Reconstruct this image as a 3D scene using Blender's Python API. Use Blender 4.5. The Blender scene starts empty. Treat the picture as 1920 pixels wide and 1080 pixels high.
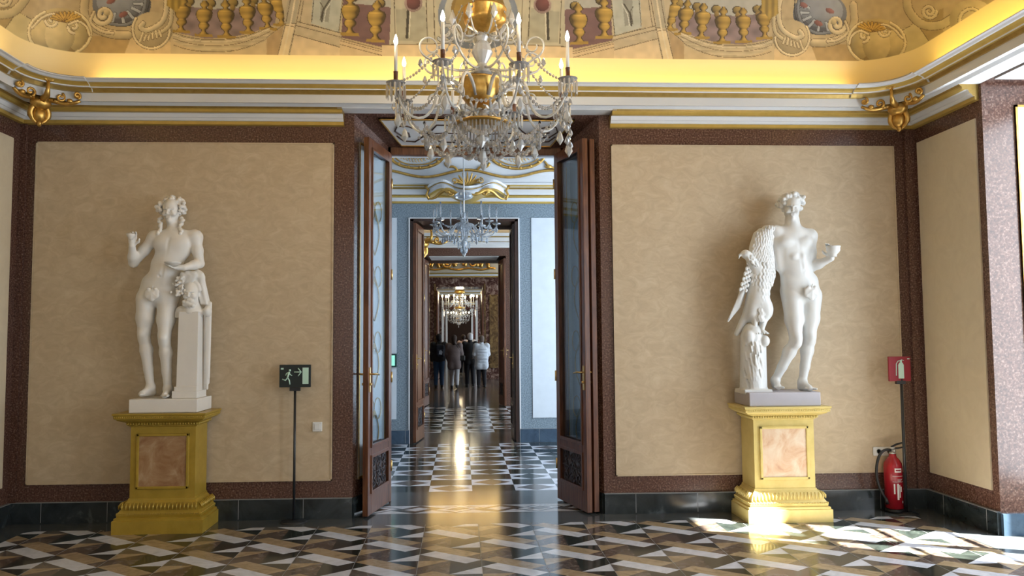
LW, LR, L2, L3, L4, L5, LC, LSUN, EXPO = 125, 50, 175, 150, 110, 90, 2.4, 110, 0.04
C2, C3, C4, C5, C6 = .065, .09, -.01, -.03, -.06
LCH, LC3 = 24, 60
SUND = (-1, .34, -1.15)
import bpy, math, random
import numpy as np
from math import sin, cos, pi, radians, sqrt, atan2
from mathutils import Vector, Matrix, Euler
random.seed(7)
col = bpy.context.scene.collection
XC = .163                      # axis of the enfilade
XL, XR = -3.9, 4.26            # side walls of the front room
# ---------------------------------------------------------------- camera
FPX, YAW, PIT, ROL, SX, SY = 1453.4, .0465, .063, -.0063, -29.7, -3.2
CAM = np.array([0, -7.0, 1.6])
fw = np.array([sin(YAW)*cos(PIT), cos(YAW)*cos(PIT), sin(PIT)])
rt = np.array([cos(YAW), -sin(YAW), 0]); up = np.cross(rt, fw)
rt, up = rt*cos(ROL)+up*sin(ROL), -rt*sin(ROL)+up*cos(ROL)
def onY(x, y, Y):
    d = fw+(x-960-SX)/FPX*rt-(y-540-SY)/FPX*up
    return CAM+d*((Y-CAM[1])/d[1])
def zat(px, py, p): return onY(px, py, -p)[2]
cd = bpy.data.cameras.new('camera'); cam = bpy.data.objects.new('camera', cd); col.objects.link(cam)
M4 = Matrix(((rt[0], up[0], -fw[0], CAM[0]), (rt[1], up[1], -fw[1], CAM[1]), (rt[2], up[2], -fw[2], CAM[2]), (0, 0, 0, 1)))
cam.matrix_world = M4
cd.sensor_width = 36; cd.lens = FPX/1920*36; cd.shift_x = -SX/1920; cd.shift_y = SY/1920; cd.clip_end = 200
bpy.context.scene.camera = cam
# ---------------------------------------------------------------- materials
def newmat(name):
    m = bpy.data.materials.new(name); m.use_nodes = True
    return m, m.node_tree.nodes, m.node_tree.links, m.node_tree.nodes['Principled BSDF']
def ramp(n, stops):
    r = n.new('ShaderNodeValToRGB'); e = r.color_ramp.elements
    while len(e) > 1: e.remove(e[-1])
    e[0].position = stops[0][0]; e[0].color = (*stops[0][1], 1)
    for p, c in stops[1:]:
        k = e.new(p); k.color = (*c, 1)
    return r
def stone(name, stops, scale=8, detail=6, rough=.4, dist=0, bump=0, metal=0, spec=.5, stretch=None, kind='noise', rand=0, coat=0):
    m, n, l, b = newmat(name)
    tc = n.new('ShaderNodeTexCoord'); mp = n.new('ShaderNodeMapping'); l.new(tc.outputs['Object'], mp.inputs[0])
    if stretch: mp.inputs['Scale'].default_value = stretch
    if kind == 'noise':
        t = n.new('ShaderNodeTexNoise'); t.inputs['Scale'].default_value = scale; t.inputs['Detail'].default_value = detail
        t.inputs['Distortion'].default_value = dist; t.inputs['Roughness'].default_value = .62; out = t.outputs['Fac']
    else:
        t = n.new('ShaderNodeTexVoronoi'); t.inputs['Scale'].default_value = scale; out = t.outputs['Color']
    l.new(mp.outputs[0], t.inputs['Vector'])
    r = ramp(n, stops); l.new(out, r.inputs[0]); l.new(r.outputs[0], b.inputs['Base Color'])
    b.inputs['Roughness'].default_value = rough; b.inputs['Metallic'].default_value = metal
    b.inputs['Specular IOR Level'].default_value = spec; b.inputs['Coat Weight'].default_value = coat
    b.inputs['Coat Roughness'].default_value = .05
    if bump:
        bp = n.new('ShaderNodeBump'); bp.inputs['Strength'].default_value = bump; bp.inputs['Distance'].default_value = .004
        l.new(out, bp.inputs['Height']); l.new(bp.outputs[0], b.inputs['Normal'])
    return m
def dbl(c, k): return tuple(x*k for x in c)
def flat(name, c, rough=.5, var=.12, scale=6, **k):
    return stone(name, [(.3, dbl(c, 1-var)), (.7, dbl(c, 1+var))], scale, rough=rough, **k)
M = {}
M['plaster'] = stone('cream_plaster', [(.28, (.49, .385, .25)), (.45, (.545, .43, .285)), (.58, (.59, .475, .32)), (.75, (.65, .54, .385))], 7, 10, .55, dist=1.3, bump=.2, stretch=(1, 1, 1.6))
M['plaster_light'] = stone('pale_cream_plaster', [(.3, (.62, .53, .38)), (.7, (.68, .59, .43))], 6, 8, .5, dist=1.5)
M['granite'] = stone('red_brown_granite', [(.30, (.032, .017, .013)), (.45, (.092, .043, .031)), (.56, (.135, .068, .048)), (.68, (.27, .18, .145))], 70, 4, .22, spec=.5)
M['granite2'] = stone('grey_blue_granite', [(.30, (.09, .12, .15)), (.5, (.20, .26, .31)), (.7, (.36, .42, .46))], 60, 4, .3)
M['darkbase'] = stone('dark_green_marble', [(.35, (.012, .016, .018)), (.6, (.032, .042, .046)), (.72, (.10, .12, .13))], 3, 8, .16, dist=1.5)
M['blue_base'] = stone('slate_blue_marble', [(.35, (.03, .055, .09)), (.6, (.06, .10, .15))], 4, 8, .2, dist=1)
M['white'] = flat('white_stucco', (.74, .75, .76), .45, .02)
M['gold'] = stone('gilding', [(.3, (.42, .23, .05)), (.7, (.75, .47, .13))], 14, 5, .32, metal=.85, bump=.2)
M['goldpaint'] = stone('ochre_gold_paint', [(.3, (.50, .33, .07)), (.7, (.60, .41, .10))], 10, 5, .33, metal=.2)
M['goldold'] = stone('dull_gold_paint', [(.3, (.30, .19, .045)), (.7, (.42, .28, .08))], 14, 5, .38, metal=.6)
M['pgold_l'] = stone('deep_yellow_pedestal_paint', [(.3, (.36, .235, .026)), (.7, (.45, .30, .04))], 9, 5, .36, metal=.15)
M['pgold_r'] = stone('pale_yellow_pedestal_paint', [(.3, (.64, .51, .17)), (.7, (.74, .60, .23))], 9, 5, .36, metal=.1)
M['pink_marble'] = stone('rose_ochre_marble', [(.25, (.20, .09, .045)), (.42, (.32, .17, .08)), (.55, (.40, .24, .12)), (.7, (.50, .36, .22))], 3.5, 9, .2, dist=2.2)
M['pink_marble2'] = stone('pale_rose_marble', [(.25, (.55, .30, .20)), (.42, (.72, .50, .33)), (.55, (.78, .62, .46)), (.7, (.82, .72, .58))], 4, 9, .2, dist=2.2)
M['marble'] = flat('white_statuary_marble', (.80, .77, .72), .42, .03)
M['marble2'] = flat('cool_white_statuary_marble', (.76, .77, .76), .38, .03)
M['slab'] = flat('grey_lilac_plinth_stone', (.50, .48, .52), .5, .05)
M['wood'] = stone('walnut_wood', [(.3, (.045, .014, .007)), (.5, (.12, .042, .018)), (.7, (.20, .08, .035))], 9, 6, .28, stretch=(6, 6, .5), spec=.5)
M['wood_d'] = stone('dark_walnut_wood', [(.3, (.018, .008, .005)), (.7, (.06, .024, .013))], 9, 6, .3, stretch=(6, 6, .5))
M['black'] = flat('black_metal', (.02, .022, .025), .35)
M['iron'] = flat('wrought_iron', (.07, .065, .075), .4, metal=.6)
M['red'] = flat('red_enamel', (.34, .010, .02), .25)
M['redsign'] = flat('red_sign_face', (.26, .008, .02), .45)
M['plastic'] = flat('white_plastic', (.78, .78, .76), .35, .02)
M['rubber'] = flat('black_rubber', (.012, .012, .013), .5)
M['silver'] = flat('brushed_metal', (.6, .6, .6), .3, metal=.9)
M['brass'] = flat('brass', (.65, .45, .18), .28, metal=.9)
M['fl_white'] = stone('white_floor_marble', [(.3, (.50, .52, .59)), (.6, (.66, .69, .77))], 5, 8, .13, dist=2)
M['fl_tan'] = stone('tan_floor_marble', [(.3, (.25, .18, .105)), (.5, (.36, .27, .165)), (.7, (.43, .34, .23))], 6, 8, .14, dist=2)
M['fl_brown'] = stone('brown_floor_marble', [(.3, (.04, .028, .024)), (.5, (.10, .075, .062)), (.68, (.20, .165, .145)), (.8, (.45, .42, .42))], 7, 9, .14, dist=2.5)
M['fl_dark'] = stone('dark_floor_marble', [(.3, (.010, .013, .012)), (.6, (.028, .036, .032)), (.75, (.07, .08, .075))], 5, 8, .12, dist=2)
M['fl_grey'] = stone('grey_brown_floor_marble', [(.3, (.075, .066, .058)), (.7, (.15, .135, .12))], 6, 8, .14, dist=2)
M['fl_border'] = stone('border_floor_marble', [(.3, (.045, .052, .056)), (.7, (.09, .10, .105))], 3, 8, .13, dist=2)
M['grout'] = flat('grout', (.24, .25, .26), .5)
M['brown_marble'] = stone('veined_brown_marble', [(.3, (.03, .014, .012)), (.48, (.09, .04, .032)), (.58, (.22, .14, .11)), (.7, (.48, .38, .32))], 3, 9, .2, dist=3)
M['gold_marble'] = stone('gold_brown_marble', [(.3, (.05, .028, .015)), (.5, (.14, .085, .035)), (.7, (.30, .20, .08))], 4, 8, .25, dist=2)
M['red_marble'] = stone('dark_red_marble', [(.3, (.05, .014, .010)), (.6, (.13, .04, .03)), (.75, (.3, .16, .12))], 5, 9, .2, dist=2)
M['sil'] = flat('pale_green_sign', (.55, .78, .66), .4, .02)
def emit(name, c, s):
    m, n, l, b = newmat(name); b.inputs['Emission Color'].default_value = (*c, 1); b.inputs['Emission Strength'].default_value = s
    b.inputs['Base Color'].default_value = (*c, 1); return m
M['bulb'] = emit('flame_bulb_glow', (1, .82, .55), 40)
M['bulbfar'] = emit('far_bulb_glow', (1, .85, .55), 22)
M['signglow'] = emit('backlit_sign', (.35, .9, .7), .5)
M['daylit'] = emit('daylight_window_pane', (.75, .88, 1), 6)
def crystal(name, c=(1, 1, 1), tr=.8, rough=.04):
    m, n, l, b = newmat(name)
    tc = n.new('ShaderNodeTexCoord'); t = n.new('ShaderNodeTexNoise'); t.inputs['Scale'].default_value = 30
    l.new(tc.outputs['Object'], t.inputs['Vector'])
    r = ramp(n, [(.3, dbl(c, .9)), (.7, c)]); l.new(t.outputs['Fac'], r.inputs[0]); l.new(r.outputs[0], b.inputs['Base Color'])
    b.inputs['Transmission Weight'].default_value = tr; b.inputs['Roughness'].default_value = rough; b.inputs['IOR'].default_value = 1.52
    b.inputs['Specular IOR Level'].default_value = .9
    return m
M['crystal'] = crystal('cut_crystal', (.97, .98, 1), .7)
M['crystal2'] = crystal('bluish_crystal', (.78, .86, .95), .72)
M['crystalw'] = crystal('frosted_crystal', (.95, .97, .97), .5, .10)
def pane(name, tint=(.9, .95, 1), refl=.35):
    m = bpy.data.materials.new(name); m.use_nodes = True; n = m.node_tree.nodes; l = m.node_tree.links
    n.remove(n['Principled BSDF']); o = n['Material Output']
    t = n.new('ShaderNodeBsdfTransparent'); t.inputs[0].default_value = (*tint, 1)
    g = n.new('ShaderNodeBsdfGlossy'); g.inputs['Roughness'].default_value = .02
    mx = n.new('ShaderNodeMixShader'); mx.inputs[0].default_value = refl
    l.new(t.outputs[0], mx.inputs[1]); l.new(g.outputs[0], mx.inputs[2])
    l.new(mx.outputs[0], o.inputs[0]); return m
M['pane'] = pane('door_glass', (.82, .88, .92), .16)
M['winpane'] = pane('window_glass', (.97, .99, 1), .04)
# ---------------------------------------------------------------- object helpers
def tag(o, label=None, cat=None, group=None, kind=None):
    for k, v in (('label', label), ('category', cat), ('group', group), ('kind', kind)):
        if v: o[k] = v
    return o
def empty(name, loc=(0, 0, 0), rz=0, label=None, cat=None, group=None, parent=None):
    o = bpy.data.objects.new(name, None); col.objects.link(o); o.location = loc; o.rotation_euler = (0, 0, rz)
    o.empty_display_size = .1
    if parent: o.parent = parent
    return tag(o, label, cat, group)
class MB:
    def __init__(s): s.v = []; s.f = []; s.m = []; s.sm = []
    def add(s, vs, fs, mi=0, smooth=False):
        k = len(s.v); s.v += [tuple(float(c) for c in v) for v in vs]
        for f in fs: s.f.append([i+k for i in f]); s.m.append(mi); s.sm.append(smooth)
        return s
    def box(s, a, b, mi=0):
        x0, y0, z0 = a; x1, y1, z1 = b
        return s.hexa([(x0, y0, z0), (x1, y0, z0), (x1, y1, z0), (x0, y1, z0), (x0, y0, z1), (x1, y0, z1), (x1, y1, z1), (x0, y1, z1)], mi)
    def hexa(s, v, mi=0):
        return s.add(v, [(0, 3, 2, 1), (4, 5, 6, 7), (0, 1, 5, 4), (1, 2, 6, 5), (2, 3, 7, 6), (3, 0, 4, 7)], mi)
    def prism(s, poly, z0, z1, mi=0, ax='z'):
        n = len(poly)
        P = lambda p, h: (p[0], p[1], h) if ax == 'z' else ((p[0], h, p[1]) if ax == 'y' else (h, p[0], p[1]))
        v = [P(p, z0) for p in poly]+[P(p, z1) for p in poly]
        return s.add(v, [list(range(n))[::-1], list(range(n, 2*n))]+[(i, (i+1) % n, (i+1) % n+n, i+n) for i in range(n)], mi)
    def lathe(s, prof, n=16, c=(0, 0, 0), mi=0, smooth=True, axis=None, sx=1, sy=1):
        vs = []; R = Matrix.Identity(3)
        if axis is not None: R = Vector((0, 0, 1)).rotation_difference(Vector(axis)).to_matrix()
        for r, z in prof:
            for i in range(n):
                a = 2*pi*i/n; q = R @ Vector((r*cos(a)*sx, r*sin(a)*sy, z)); vs.append((q.x+c[0], q.y+c[1], q.z+c[2]))
        fs = []
        for j in range(len(prof)-1):
            for i in range(n):
                fs.append((j*n+i, j*n+(i+1) % n, (j+1)*n+(i+1) % n, (j+1)*n+i))
        fs.append(list(range(n))[::-1]); fs.append([(len(prof)-1)*n+i for i in range(n)])
        return s.add(vs, fs, mi, smooth)
    def tube(s, path, r, n=6, mi=0, smooth=True):
        P = [Vector(p) for p in path]; N = len(P)
        rr = r if isinstance(r, (list, tuple)) else [r]*N
        t = (P[1]-P[0]).normalized(); u = t.orthogonal().normalized(); vs = []
        for i in range(N):
            t2 = (P[min(i+1, N-1)]-P[max(i-1, 0)])
            t2 = t2.normalized() if t2.length > 1e-9 else t
            q = t.rotation_difference(t2); u = q @ u; t = t2; w = t.cross(u)
            for k in range(n):
                a = 2*pi*k/n; vs.append(P[i]+(u*cos(a)+w*sin(a))*rr[i])
        fs = [(i*n+k, i*n+(k+1) % n, (i+1)*n+(k+1) % n, (i+1)*n+k) for i in range(N-1) for k in range(n)]
        fs += [list(range(n))[::-1], [(N-1)*n+k for k in range(n)]]
        return s.add(vs, fs, mi, smooth)
    def ball(s, c, r, n=8, mi=0, smooth=True):
        rx, ry, rz = r if isinstance(r, (tuple, list)) else (r, r, r); m = max(3, n//2); vs = [(c[0], c[1], c[2]-rz)]
        for j in range(1, m):
            for i in range(n):
                a = 2*pi*i/n; b = -pi/2+pi*j/m; vs.append((c[0]+rx*cos(b)*cos(a), c[1]+ry*cos(b)*sin(a), c[2]+rz*sin(b)))
        vs.append((c[0], c[1], c[2]+rz)); L = len(vs)-1; fs = []
        for i in range(n):
            k = (i+1) % n; fs.append((0, 1+k, 1+i)); fs.append((L, L-n+i, L-n+k))
            for j in range(m-2): fs.append((1+j*n+i, 1+j*n+k, 1+(j+1)*n+k, 1+(j+1)*n+i))
        return s.add(vs, fs, mi, smooth)
    def drop(s, c, r, h, n=6, mi=0):                     # faceted pendant hanging down from c
        x, y, z = c
        ring = lambda rad, zz: [(x+rad*cos(2*pi*i/n), y+rad*sin(2*pi*i/n), zz) for i in range(n)]
        vs = [(x, y, z)]+ring(r*.55, z-h*.22)+ring(r, z-h*.62)+[(x, y, z-h)]
        fs = [(0, 1+(i+1) % n, 1+i) for i in range(n)]+[(1+i, 1+(i+1) % n, 1+n+(i+1) % n, 1+n+i) for i in range(n)]+[(2*n+1, 1+n+i, 1+n+(i+1) % n) for i in range(n)]
        return s.add([tuple(v) for v in vs], [f[::-1] for f in fs], mi)
    def mesh(s, name, mats):
        me = bpy.data.meshes.new(name); me.from_pydata(s.v, [], s.f)
        for m in (mats if isinstance(mats, (list, tuple)) else [mats]): me.materials.append(m)
        me.polygons.foreach_set('material_index', s.m); me.polygons.foreach_set('use_smooth', s.sm); me.update()
        return me
    def build(s, name, mats, parent=None, loc=(0, 0, 0), rot=None, bevel=0):
        o = link(name, s.mesh(name, mats), parent, loc, rot)
        if bevel:
            b = o.modifiers.new('bevel', 'BEVEL'); b.width = bevel; b.segments = 2; b.limit_method = 'ANGLE'
        return o
def link(name, me, parent=None, loc=(0, 0, 0), rot=None):
    o = bpy.data.objects.new(name, me); col.objects.link(o); o.location = loc
    if rot is not None: o.rotation_euler = rot
    if parent: o.parent = parent
    return o
def struct(o): o['kind'] = 'structure'; return o
def spiral(cx, cz, r0, r1, a0, turns, n=24, y=0, f=None):
    out = []
    for i in range(n+1):
        t = i/n; a = a0+turns*2*pi*t; r = r0+(r1-r0)*t
        out.append((cx+r*cos(a), y, cz+r*sin(a)))
    return out
def bez(p0, p1, p2, p3, n=10):
    p0, p1, p2, p3 = map(Vector, (p0, p1, p2, p3)); o = []
    for i in range(n+1):
        t = i/n; o.append(p0*(1-t)**3+p1*3*t*(1-t)**2+p2*3*t*t*(1-t)+p3*t**3)
    return o
# ---------------------------------------------------------------- SDF modeller (smooth unions, surface nets)
def cap(a, b, ra, rb=None, k=.02, sub=False, sq=None): return ('c', np.array(a, float), np.array(b, float), ra, ra if rb is None else rb, k, sub)
def ell(c, r, rot=None, k=.02, sub=False):
    R = None if rot is None else np.array(Euler(rot).to_matrix())
    return ('e', np.array(c, float), np.array(r if hasattr(r, '__len__') else (r, r, r), float), R, None, k, sub)
def bxs(c, h, rot=None, k=.01, sub=False, rd=.005):
    R = None if rot is None else np.array(Euler(rot).to_matrix())
    return ('b', np.array(c, float), np.array(h, float), R, rd, k, sub)
def sdf_mesh(name, prims, vox, mats, fn=None):
    lo = np.full(3, 1e9); hi = -lo; bb = []
    for p in prims:
        if p[0] == 'c': a = np.minimum(p[1]-p[3], p[2]-p[4]); b = np.maximum(p[1]+p[3], p[2]+p[4])
        else:
            r = p[2] if p[3] is None else np.full(3, np.linalg.norm(p[2]) if p[0] == 'b' else p[2].max()); a = p[1]-r; b = p[1]+r
        bb.append((a, b))
        if not p[6]: lo = np.minimum(lo, a); hi = np.maximum(hi, b)
    lo = lo-vox*3; n = np.ceil((hi+vox*3-lo)/vox).astype(int)+1
    F = np.full(n, .25, np.float32)
    ax = [lo[i]+np.arange(n[i])*vox for i in range(3)]
    for p, (a, b) in zip(prims, bb):
        pad = p[5]*1.1+vox*3
        i0 = np.clip(((a-pad-lo)/vox).astype(int), 0, n-1); i1 = np.clip(np.ceil((b+pad-lo)/vox).astype(int)+1, 1, n)
        X, Y, Z = np.meshgrid(ax[0][i0[0]:i1[0]], ax[1][i0[1]:i1[1]], ax[2][i0[2]:i1[2]], indexing='ij')
        P = np.stack([X, Y, Z], -1).astype(np.float32)
        if p[0] == 'c':
            ba = p[2]-p[1]; pa = P-p[1]; L = max((ba@ba), 1e-9); t = np.clip(pa@ba/L, 0, 1)
            d = np.linalg.norm(pa-t[..., None]*ba, axis=-1)-(p[3]+(p[4]-p[3])*t)
        else:
            q = P-p[1]
            if p[3] is not None: q = q@p[3]
            if p[0] == 'e':
                k0 = np.linalg.norm(q/p[2], axis=-1); k1 = np.linalg.norm(q/p[2]**2, axis=-1)+1e-9; d = k0*(k0-1)/k1
            else:
                w = np.abs(q)-p[2]+p[4]; d = np.linalg.norm(np.maximum(w, 0), axis=-1)+np.minimum(w.max(-1), 0)-p[4]
        sl = tuple(slice(i0[i], i1[i]) for i in range(3)); A = F[sl]; k = max(p[5], 1e-4)
        if p[6]:
            h = np.clip(.5-.5*(-d-A)/k*-1, 0, 1); h = np.clip(.5+.5*(-d-A)/k, 0, 1); F[sl] = A*(1-h)-d*h+k*h*(1-h)
        else:
            h = np.clip(.5+.5*(A-d)/k, 0, 1); F[sl] = A*(1-h)+d*h-k*h*(1-h)
    if fn is not None: F = fn(F, ax)
    return nets(name, F, lo, vox, mats)
def nets(name, F, lo, vox, mats):
    S = F < 0; n = F.shape
    c = [S[i:n[0]-1+i, j:n[1]-1+j, k:n[2]-1+k] for i in (0, 1) for j in (0, 1) for k in (0, 1)]
    tot = sum(x.astype(np.int8) for x in c); act = (tot > 0) & (tot < 8)
    idx = -np.ones(act.shape, np.int32); I = np.argwhere(act); idx[act] = np.arange(len(I))
    acc = np.zeros((len(I), 3)); cnt = np.zeros(len(I))
    cor = [(i, j, k) for i in (0, 1) for j in (0, 1) for k in (0, 1)]
    val = [F[I[:, 0]+i, I[:, 1]+j, I[:, 2]+k] for i, j, k in cor]
    for a in range(8):
        for b in range(a+1, 8):
            d = np.abs(np.array(cor[a])-np.array(cor[b]))
            if d.sum() != 1: continue
            m = (val[a] < 0) != (val[b] < 0); t = np.where(m, val[a]/(val[a]-val[b]+1e-12), 0)
            pt = np.array(cor[a])+t[:, None]*(np.array(cor[b])-np.array(cor[a])); acc[m] += pt[m]; cnt[m] += 1
    V = (I+acc/cnt[:, None])*vox+lo
    Q = []
    for ax in range(3):
        o = [0, 0, 0]; o[ax] = 1
        A = S[tuple(slice(0, n[i]-o[i]) for i in range(3))]; B = S[tuple(slice(o[i], n[i]) for i in range(3))]
        E = np.argwhere(A != B); u, v = (ax+1) % 3, (ax+2) % 3
        ok = (E[:, u] > 0) & (E[:, v] > 0) & (E[:, u] < n[u]-1) & (E[:, v] < n[v]-1); E = E[ok]
        def g(du, dv):
            e = E.copy(); e[:, u] += du; e[:, v] += dv; return idx[e[:, 0], e[:, 1], e[:, 2]]
        q = np.stack([g(-1, -1), g(0, -1), g(0, 0), g(-1, 0)], -1)
        fl = ~A[E[:, 0], E[:, 1], E[:, 2]]; q[fl] = q[fl][:, ::-1]; Q.append(q)
    Q = np.concatenate(Q); me = bpy.data.meshes.new(name)
    me.vertices.add(len(V)); me.vertices.foreach_set('co', V.ravel())
    me.loops.add(len(Q)*4); me.loops.foreach_set('vertex_index', Q.ravel().astype(np.int32))
    me.polygons.add(len(Q)); me.polygons.foreach_set('loop_start', np.arange(0, len(Q)*4, 4, dtype=np.int32))
    me.polygons.foreach_set('use_smooth', np.ones(len(Q), bool)); me.update(calc_edges=True); me.validate()
    for m in (mats if isinstance(mats, (list, tuple)) else [mats]): me.materials.append(m)
    return me
# ================================================================ FRONT ROOM
RY = -8.6                      # rear wall
W_END = -.965                  # where the first window recess of the right wall begins
# ---------------------------------------------------------------- floor
def clip(poly, x0, y0, x1, y1):
    for ax, v, s in ((0, x0, 1), (0, x1, -1), (1, y0, 1), (1, y1, -1)):
        out = []
        for i, a in enumerate(poly):
            b = poly[i-1]; da = s*(a[ax]-v); db = s*(b[ax]-v)
            if (da >= 0) != (db >= 0):
                t = db/(db-da); out.append((b[0]+(a[0]-b[0])*t, b[1]+(a[1]-b[1])*t))
            if da >= 0: out.append(a)
        poly = out
        if len(poly) < 3: return None
    return poly
CELL = [(1, [(0, 0), (1, 1), (4, -2), (3, -3)]), (0, [(0, -2), (1, -1), (4, -4), (3, -5)]), (3, [(0, 0), (1, -1), (0, -2)]),
        (2, [(3, -3), (4, -2), (4, -4)]), (4, [(0, -2), (2, -4), (0, -4)]), (1, [(0, -4), (2, -4), (0, -6)]),
        (2, [(0, -6), (2, -4), (2, -8), (1, -7)]), (2, [(0, -6), (1, -7), (0, -8)]),
        (3, [(2, -4), (3, -5), (4, -4), (4, -6), (2, -8)]), (0, [(2, -8), (4, -6), (4, -8)]), (3, [(2, -8), (4, -8), (4, -10)])]
FM = [M['fl_white'], M['fl_tan'], M['fl_brown'], M['fl_dark'], M['fl_grey'], M['fl_border'], M['grout']]
fl = MB()
fx0, fy0, fx1, fy1 = XL+.3, RY+.3, XR-.3, -.29
for c in range(-8, 11):
    bx_ = -.75+.4475*c; by = -.703+(.325 if c % 2 else 0)
    for r in range(-2, 15):
        for mi, pl in CELL:
            q = clip([(bx_+u*.111875, by-.65*r+v*.08125) for u, v in pl], fx0, fy0, fx1, fy1)
            if q:
                a = sum(q[i-1][0]*q[i][1]-q[i][0]*q[i-1][1] for i in range(len(q)))
                if a < 0: q = q[::-1]
                fl.add([(x, y, 0) for x, y in q], [list(range(len(q)))], mi)
for a, b in (((XL, RY), (XR, fy0)), ((XL, fy1), (XR, 0)), ((XL, fy0), (fx0, fy1)), ((fx1, fy0), (XR, fy1))):
    fl.add([(a[0], a[1], 0), (b[0], a[1], 0), (b[0], b[1], 0), (a[0], b[1], 0)], [(0, 1, 2, 3)], 5)
for c in range(-8, 12):                                 # grout lines along the enfilade
    x = -.75+.4475*c
    if fx0 < x < fx1: fl.box((x-.0014, fy0, -.01), (x+.0014, fy1, .0006), 6)
fl.box((XL-.4, RY-.3, -.1), (XR+1.2, 0, -.004), 5)
struct(fl.build('floor', FM))
# threshold of the doorway: border, band of lozenges, border
def lozenge_band(name, x0, x1, ya, y0, y1, yb, n):
    b = MB(); w = (x1-x0)/n
    b.box((x0-.4, ya, -.1), (x1+.4, yb, 0), 5)
    b.box((x0, y0, -.01), (x1, y1, .0004), 0)
    ym = (y0+y1)/2
    for i in range(n):
        cx = x0+w*(i+.5)
        for k, (s, mi) in enumerate(((1.02, 3), (.86, 2 if i % 2 else 0), (.5, 0 if i % 2 else 4))):
            h = (y1-y0)/2*s*.96; ww = w*.62*s
            b.add([(cx-ww, ym-(h*.25), .0008+k*.0004), (cx-ww*.1, ym-h, .0008+k*.0004), (cx+ww, ym+(h*.25), .0008+k*.0004), (cx+ww*.1, ym+h, .0008+k*.0004)], [(0, 1, 2, 3)], mi)
    return struct(b.build(name, FM))
lozenge_band('floor', XC-1.13, XC+1.13, 0, .13, .44, 1.1, 6)
# ---------------------------------------------------------------- wall with the open doorway
def wall_door(name, yf, yb, hwf, hwb, ztf, ztb, ztop, mats, xl=XL-.3, xr=XR+.9, mi=0, XC=XC):
    b = MB()
    b.prism([(xl, yf), (XC-hwf, yf), (XC-hwb, yb), (xl, yb)], 0, ztop, mi)
    b.prism([(XC+hwf, yf), (xr, yf), (xr, yb), (XC+hwb, yb)], 0, ztop, mi)
    b.hexa([(XC-hwf, yf, ztf), (XC+hwf, yf, ztf), (XC+hwb, yb, ztb), (XC-hwb, yb, ztb), (XC-hwf, yf, ztop), (XC+hwf, yf, ztop), (XC+hwb, yb, ztop), (XC-hwb, yb, ztop)], mi)
    return struct(b.build(name, mats))
wb = wall_door('wall_back', 0, .62, 1.12, .87, 3.62, 3.47, 5.2, M['granite'])
wall_door('wall_back', .70, 1.05, .86, .95, 3.42, 3.46, 5.2, M['white'])
# plaster panels framed by the granite, slightly proud with a fine cream fillet
def plaster(x0, x1, z0, z1, parent):
    b = MB(); b.box((x0, -.012, z0), (x1, .01, z1)); b.build('plaster_panel', M['plaster'], parent)
    f = MB(); e = .012
    for a, c in (((x0, z0), (x1, z0+e)), ((x0, z1-e), (x1, z1)), ((x0, z0), (x0+e, z1)), ((x1-e, z0), (x1, z1))):
        f.box((a[0], -.018, a[1]), (c[0], .005, c[1]))
    f.build('panel_fillet', M['plaster'], parent)
plaster(-3.765, -1.135, .33, 3.345, wb)
plaster(1.392, 4.062, .33, 3.345, wb)
# granite corner pilasters
b = MB()
for x0, x1 in ((XL, XL+.055), (XR-.10, XR)): b.box((x0, -.03, .18), (x1, .01, 3.5))
b.build('corner_pilaster', M['granite'], wb)
# baseboards of dark marble with light joints
def base_run(name, a, b_, h=.18, t=.03, step=.56, mat=None, nrm=None):
    a = Vector(a); b_ = Vector(b_); d = (b_-a).normalized(); L = (b_-a).length; n = Vector(nrm)
    mb = MB(); q = lambda s, o, z: tuple((a+d*s+n*o).to_2d())+(z,)
    def seg(s0, s1, o0, o1, z0, z1, mi):
        mb.hexa([q(s0, o0, z0), q(s1, o0, z0), q(s1, o1, z0), q(s0, o1, z0), q(s0, o0, z1), q(s1, o0, z1), q(s1, o1, z1), q(s0, o1, z1)], mi)
    seg(0, L, -.02, t, 0, h, 0)
    s = step*.5
    while s < L: seg(s-.0025, s+.0025, 0, t+.0012, .01, h, 1); s += step
    seg(0, L, 0, t+.0012, h-.004, h+.001, 1)
    return struct(mb.build(name, [mat or M['darkbase'], M['grout']]))
base_run('baseboard_back', (XL, 0, 0), (XC-1.12, 0, 0), nrm=(0, -1, 0))
base_run('baseboard_back', (XC+1.12, 0, 0), (XR, 0, 0), nrm=(0, -1, 0))
base_run('baseboard_left', (XL, 0, 0), (XL, -3, 0), nrm=(1, 0, 0))
base_run('baseboard_right', (XR, 0, 0), (XR, W_END, 0), nrm=(-1, 0, 0))
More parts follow.
